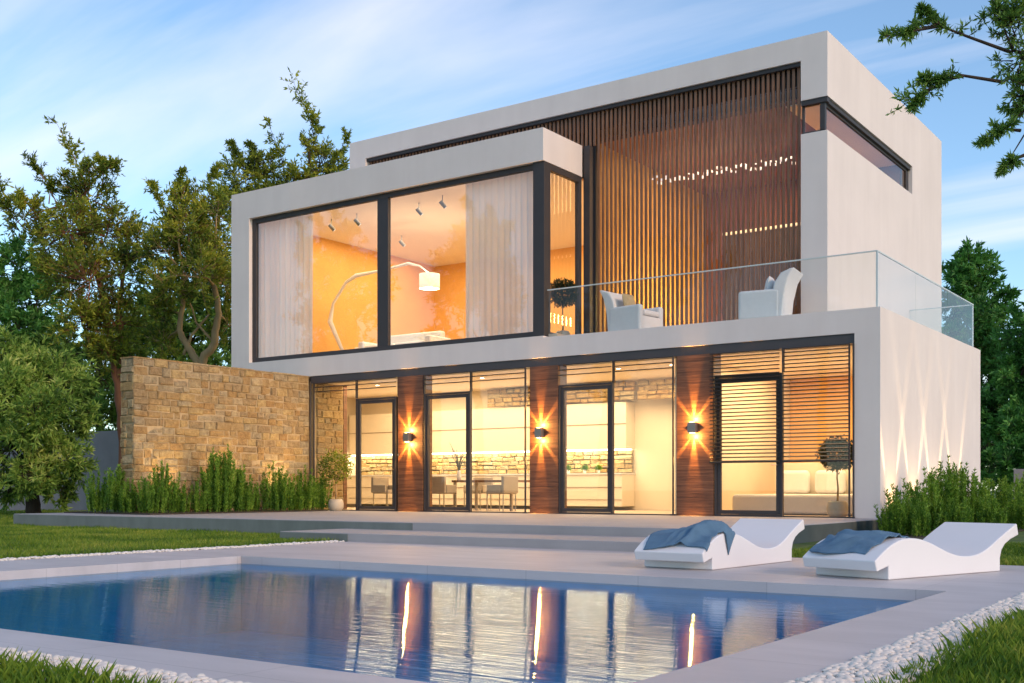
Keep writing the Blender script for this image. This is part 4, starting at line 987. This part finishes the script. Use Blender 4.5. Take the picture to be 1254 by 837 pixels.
for px, py, d_, nm in ((406, 277, 29.6, 'leftmost'), (437, 280, 29.0, 'second from the left'), (513, 252, 27.9, 'near the middle of the right pane, higher one'), (542, 260, 27.2, 'closest to the curtain'), (492, 295, 31.5, 'faint farthest')):
    x, y, z = at(px, py, d_); z = 7.84
    e = empty('spotlight', (x, y, z), nm+' small spotlight under the upper lounge ceiling', 'spotlight', gt)
    MB().tube([(x, y, z), (x, y, z-.16)], .012, 8).build('rod', M['lampbody'], e)
    MB().tube([(x-.03, y-.05, z-.15), (x+.05, y+.05, z-.29)], .05, 14).build('head', M['lampbody'], e)
    MB().tube([(x+.05, y+.05, z-.291), (x+.054, y+.055, z-.297)], .038, 14).build('lens', M['ledw'], e)
# cloud chandelier behind the slats
ch = empty('chandelier', at(885, 212, 26.6), 'long glittering plate chandelier under the ceiling behind the slats', 'chandelier')
mb = MB(); mk = MB(); r2 = random.Random(3)
for i in range(46):
    t = i/45; px = 800+172*t; py = 222-25*t; dd = 27.6-1.8*t
    x, y, z = at(px, py+r2.uniform(-5, 5), dd+r2.uniform(-.3, .3)); s_ = r2.uniform(.02, .055)
    mb.obox((x, y, z), (s_, 0, r2.uniform(-.01, .01)), (0, s_, r2.uniform(-.01, .01)), (0, 0, .012+.03*r2.random()))
    if i % 3 == 0: mk.box(x-.004, x+.004, y-.004, y+.004, z, 8.6)
mb.build('plates', M['ledw'], ch); mk.build('wires', M['dark'], ch)

# ------------------------------------------------------------------ dining set and bedroom
Yt = 22.0
tx0, tx1 = yy(556, 586, Yt)[0], yy(630, 586, Yt)[0]
tb = empty('dining_table', ((tx0+tx1)/2, Yt, TZ), 'long walnut dining table seen through the second bay', 'table')
MB().box(tx0, tx1, Yt-.1, Yt+.9, .93, .985).build('tabletop', M['tablew'], tb, bevel=.005)
for a in (tx0+.06, tx1-.06):
    for b in (Yt-.04, Yt+.84): MB().box(a-.03, a+.03, b-.03, b+.03, TZ+.005, .928).build('leg', M['grey_up'], tb)
def chair(x, y, rz, label):
    e = empty('dining_chair', (x, y, TZ+.005), label, 'chair', 'greige dining chairs', rz=rz)
    def q(mb, n, m, bv=.0): loc_child(mb.build(n, m, bevel=bv), e)
    q(MB().box(-.26, .26, -.26, .26, .40, .50), 'seat', M['grey_up'], .02)
    q(MB().box(-.30, .30, .20, .28, .42, .82), 'backrest', M['grey_up'], .02)
    for s_ in (-1, 1): q(MB().box(*sorted((s_*.26, s_*.31)), -.2, .2, .42, .62), 'arm', M['grey_up'], .015)
    for a in (-.25, .25):
        for b in (-.23, .23): q(MB().box(a-.011, a+.011, b-.011, b+.011, 0, .40), 'leg', M['chrome'])
for px, Y, rz, nm in ((541, 21.55, 180, 'greige chair with its back to the glass in the second door'), (614, 21.6, 90+180, 'greige armchair at the right end of the dining table'), (474, 21.7, 90, 'greige chair partly hidden by the leftmost wooden column'), (585, 23.2, 0, 'greige chair on the far side of the dining table')):
    p = yy(px, 600, Y); chair(p[0], Y, R(rz), nm)
v0 = yy(562, 580, 22.25)
vz = empty('vase', (v0[0], v0[1], .985), 'pale vase with bare twigs on the dining table', 'vase')
MB().lathe((v0[0], v0[1], .986), [(0, 0), (.05, 0), (.06, .08), (.04, .2), (.045, .24), (.035, .24), (.03, .2), (0, .19)], 16).build('vessel', M['fabricw'], vz, smooth=True)
mb = MB(); r2 = random.Random(9)
for k in range(11):
    a = r2.uniform(0, 6.28); l_ = r2.uniform(.4, .75); sp_ = r2.uniform(.1, .34)
    mb.tube([(v0[0], v0[1], 1.18), (v0[0]+.3*sp_*math.cos(a), v0[1]+.3*sp_*math.sin(a), 1.2+l_*.5), (v0[0]+sp_*math.cos(a+.3), v0[1]+sp_*math.sin(a+.3), 1.2+l_)], [.013, .010, .004], 5)
mb.build('twigs', M['dark'], vz)
for px, nm in ((696, 'leftmost'), (716, 'middle'), (733, 'rightmost')):
    p = yy(px, 575, 24.1)
    e = empty('herb_pot', (p[0], p[1], 1.161), nm+' of the three small green herb pots on the kitchen worktop', 'plant pot', 'herb pots on the worktop')
    MB().lathe((p[0], p[1], 1.162), [(0, 0), (.035, 0), (.045, .09), (.04, .09), (0, .085)], 14).build('pot', M['fabricw'], e)
    n = 160; P_ = np.array([p[0], p[1], 1.24])+rng.normal(0, .022, (n, 3)); D_ = unit(rng.normal(size=(n, 3))*.5+np.array([0, 0, .9]))
    V, Fc = leaves_mesh(P_, D_, .12, .02); np_obj('foliage', V, Fc, M['leaf_shrub'], e)
bed = empty('bed', (-8.3, 22.9, TZ), 'wide white bed with large pillows behind the lowered blinds', 'bed')
MB().box(-9.6, -7.0, 21.7, 24.3, TZ+.02, .66).build('mattress', M['fabricw'], bed, bevel=.08, smooth=True, seg=3)
MB().box(-9.7, -6.9, 24.32, 24.42, TZ+.01, 1.35).build('headboard', M['cream'], bed, bevel=.01)
for x in (-9.15, -8.35, -7.55):
    o = MB().box(x-.33, x+.33, 24.0, 24.25, .67, 1.18).build('pillow', M['fabricw'], bed, bevel=.10, smooth=True, seg=4)
# ceiling downlights, ground floor
for i, (x, y) in enumerate(((-19.2, 21.6), (-17.9, 21.6), (-15.9, 21.6), (-14.4, 21.6), (-12.2, 21.6), (-10.9, 21.6))):
    e = empty('ceiling_light', (x, y, 3.42), ords[i]+' recessed ceiling light from the left behind the ground floor glass', 'ceiling light', 'recessed ceiling lights in the kitchen')
    MB().tube([(x, y, 3.40), (x, y, 3.419)], .06, 16).build('trim', M['chrome'], e)
    MB().tube([(x, y, 3.396), (x, y, 3.399)], .045, 16).build('lens', M['led'], e)

# ------------------------------------------------------------------ pebbles
import bmesh
bm = bmesh.new(); bmesh.ops.create_icosphere(bm, subdivisions=2, radius=1); IV = np.array([v.co[:] for v in bm.verts]); IF = np.array([[v.index for v in f.verts] for f in bm.faces]); bm.free()
def pebbles(name, x0, x1, y0, y1, n, s0, s1, zt, label):
    P_ = np.stack([rng.uniform(x0, x1, n), rng.uniform(y0, y1, n), rng.uniform(-.012, zt, n)], 1)
    sz_ = rng.uniform(s0, s1, (n, 1, 1)); asp = np.stack([rng.uniform(.8, 1.25, n), rng.uniform(.7, 1.1, n), rng.uniform(.4, .65, n)], 1)[:, None, :]
    a = rng.uniform(0, 6.28, n); Vv = IV[None]*asp*(1+.10*np.sin(IV[None]*3+rng.uniform(0, 6, (n, 1, 3))))*sz_
    x_ = Vv[..., 0]*np.cos(a)[:, None]-Vv[..., 1]*np.sin(a)[:, None]; y_ = Vv[..., 0]*np.sin(a)[:, None]+Vv[..., 1]*np.cos(a)[:, None]
    Vv = np.stack([x_, y_, Vv[..., 2]], -1)+P_[:, None, :]
    Fc = (IF[None]+(np.arange(n)*len(IV))[:, None, None]).reshape(-1, 3)
    return tag(np_obj(name, Vv.reshape(-1, 3), Fc, M['pebble'], smooth=True), label, 'pebbles', kind='stuff')
pebbles('pebbles', DX1+.01, DX1+.36, 3.0, 12.3, 9000, .013, .026, .012, 'strip of white pebbles along the right edge of the deck')
pebbles('pebbles', -12, DX1+.36, DY0-.40, DY0-.01, 9500, .013, .026, .012, 'strip of white pebbles along the near edge of the deck')
pebbles('pebbles', DX0-.16, DX0-.01, 3.0, 12.1, 2600, .018, .03, .012, 'thin line of white pebbles along the left edge of the deck')
# ------------------------------------------------------------------ grass
def blades(x0, x1, y0, y1, n, h, wd, mask=None):
    x = rng.uniform(x0, x1, n); y = rng.uniform(y0, y1, n)
    if mask is not None: k = mask(x, y); x, y = x[k], y[k]; n = len(x)
    hh = h*rng.uniform(.45, 1.25, n)*(1+.25*np.sin(x*2.1+1)*np.sin(y*1.7)); a = rng.uniform(0, 6.28, n); le = rng.uniform(.1, .75, n)*hh
    dx, dy = np.cos(a)*le, np.sin(a)*le; w_ = wd*rng.uniform(.6, 1.2, n); b = rng.uniform(0, 6.28, n); wx, wy = np.cos(b)*w_/2, np.sin(b)*w_/2
    z0 = np.full(n, -.02)
    V = np.stack([np.stack([x-wx, y-wy, z0], 1), np.stack([x+wx, y+wy, z0], 1), np.stack([x+dx*.4+wx*.7, y+dy*.4+wy*.7, z0+hh*.6], 1), np.stack([x+dx, y+dy, z0+hh*.98], 1)], 1)
    return V.reshape(-1, 3), np.arange(4*n).reshape(n, 4)
g = [blades(-30, DX0-.15, 5, 13.66, 150000, .06, .011, lambda x, y: (x > -11.6-1.05*(y+2))), ]
tag(np_obj('grass', *join(g), M['grassb']), 'mown green lawn left of the pool', 'grass', kind='stuff')
clump = lambda x, y: (np.sin(x*23+3*np.sin(y*7))*np.sin(y*19+2*np.sin(x*9)) > -.75)
g = [blades(DX1+.30, 1.2, 3.4, 9, 60000, .085, .006, clump), blades(DX1+.33, 3.5, 9, 16, 26000, .08, .008), blades(-5.2, DX1+.4, 12.25, 17, 34000, .06, .008)]
tag(np_obj('grass', *join(g), M['grassb']), 'long green grass right of the white pebbles', 'grass', kind='stuff')
g = [blades(-7.5, -2.6, 1.2, DY0-.33, 42000, .085, .006, clump)]
tag(np_obj('grass', *join(g), M['grassb']), 'long green grass in the near left corner', 'grass', kind='stuff')
g = [blades(-36, -22.5, 13, 23.3, 50000, .08, .02)]
tag(np_obj('grass', *join(g), M['grassb']), 'lawn strip beyond the terrace end at the left', 'grass', kind='stuff')
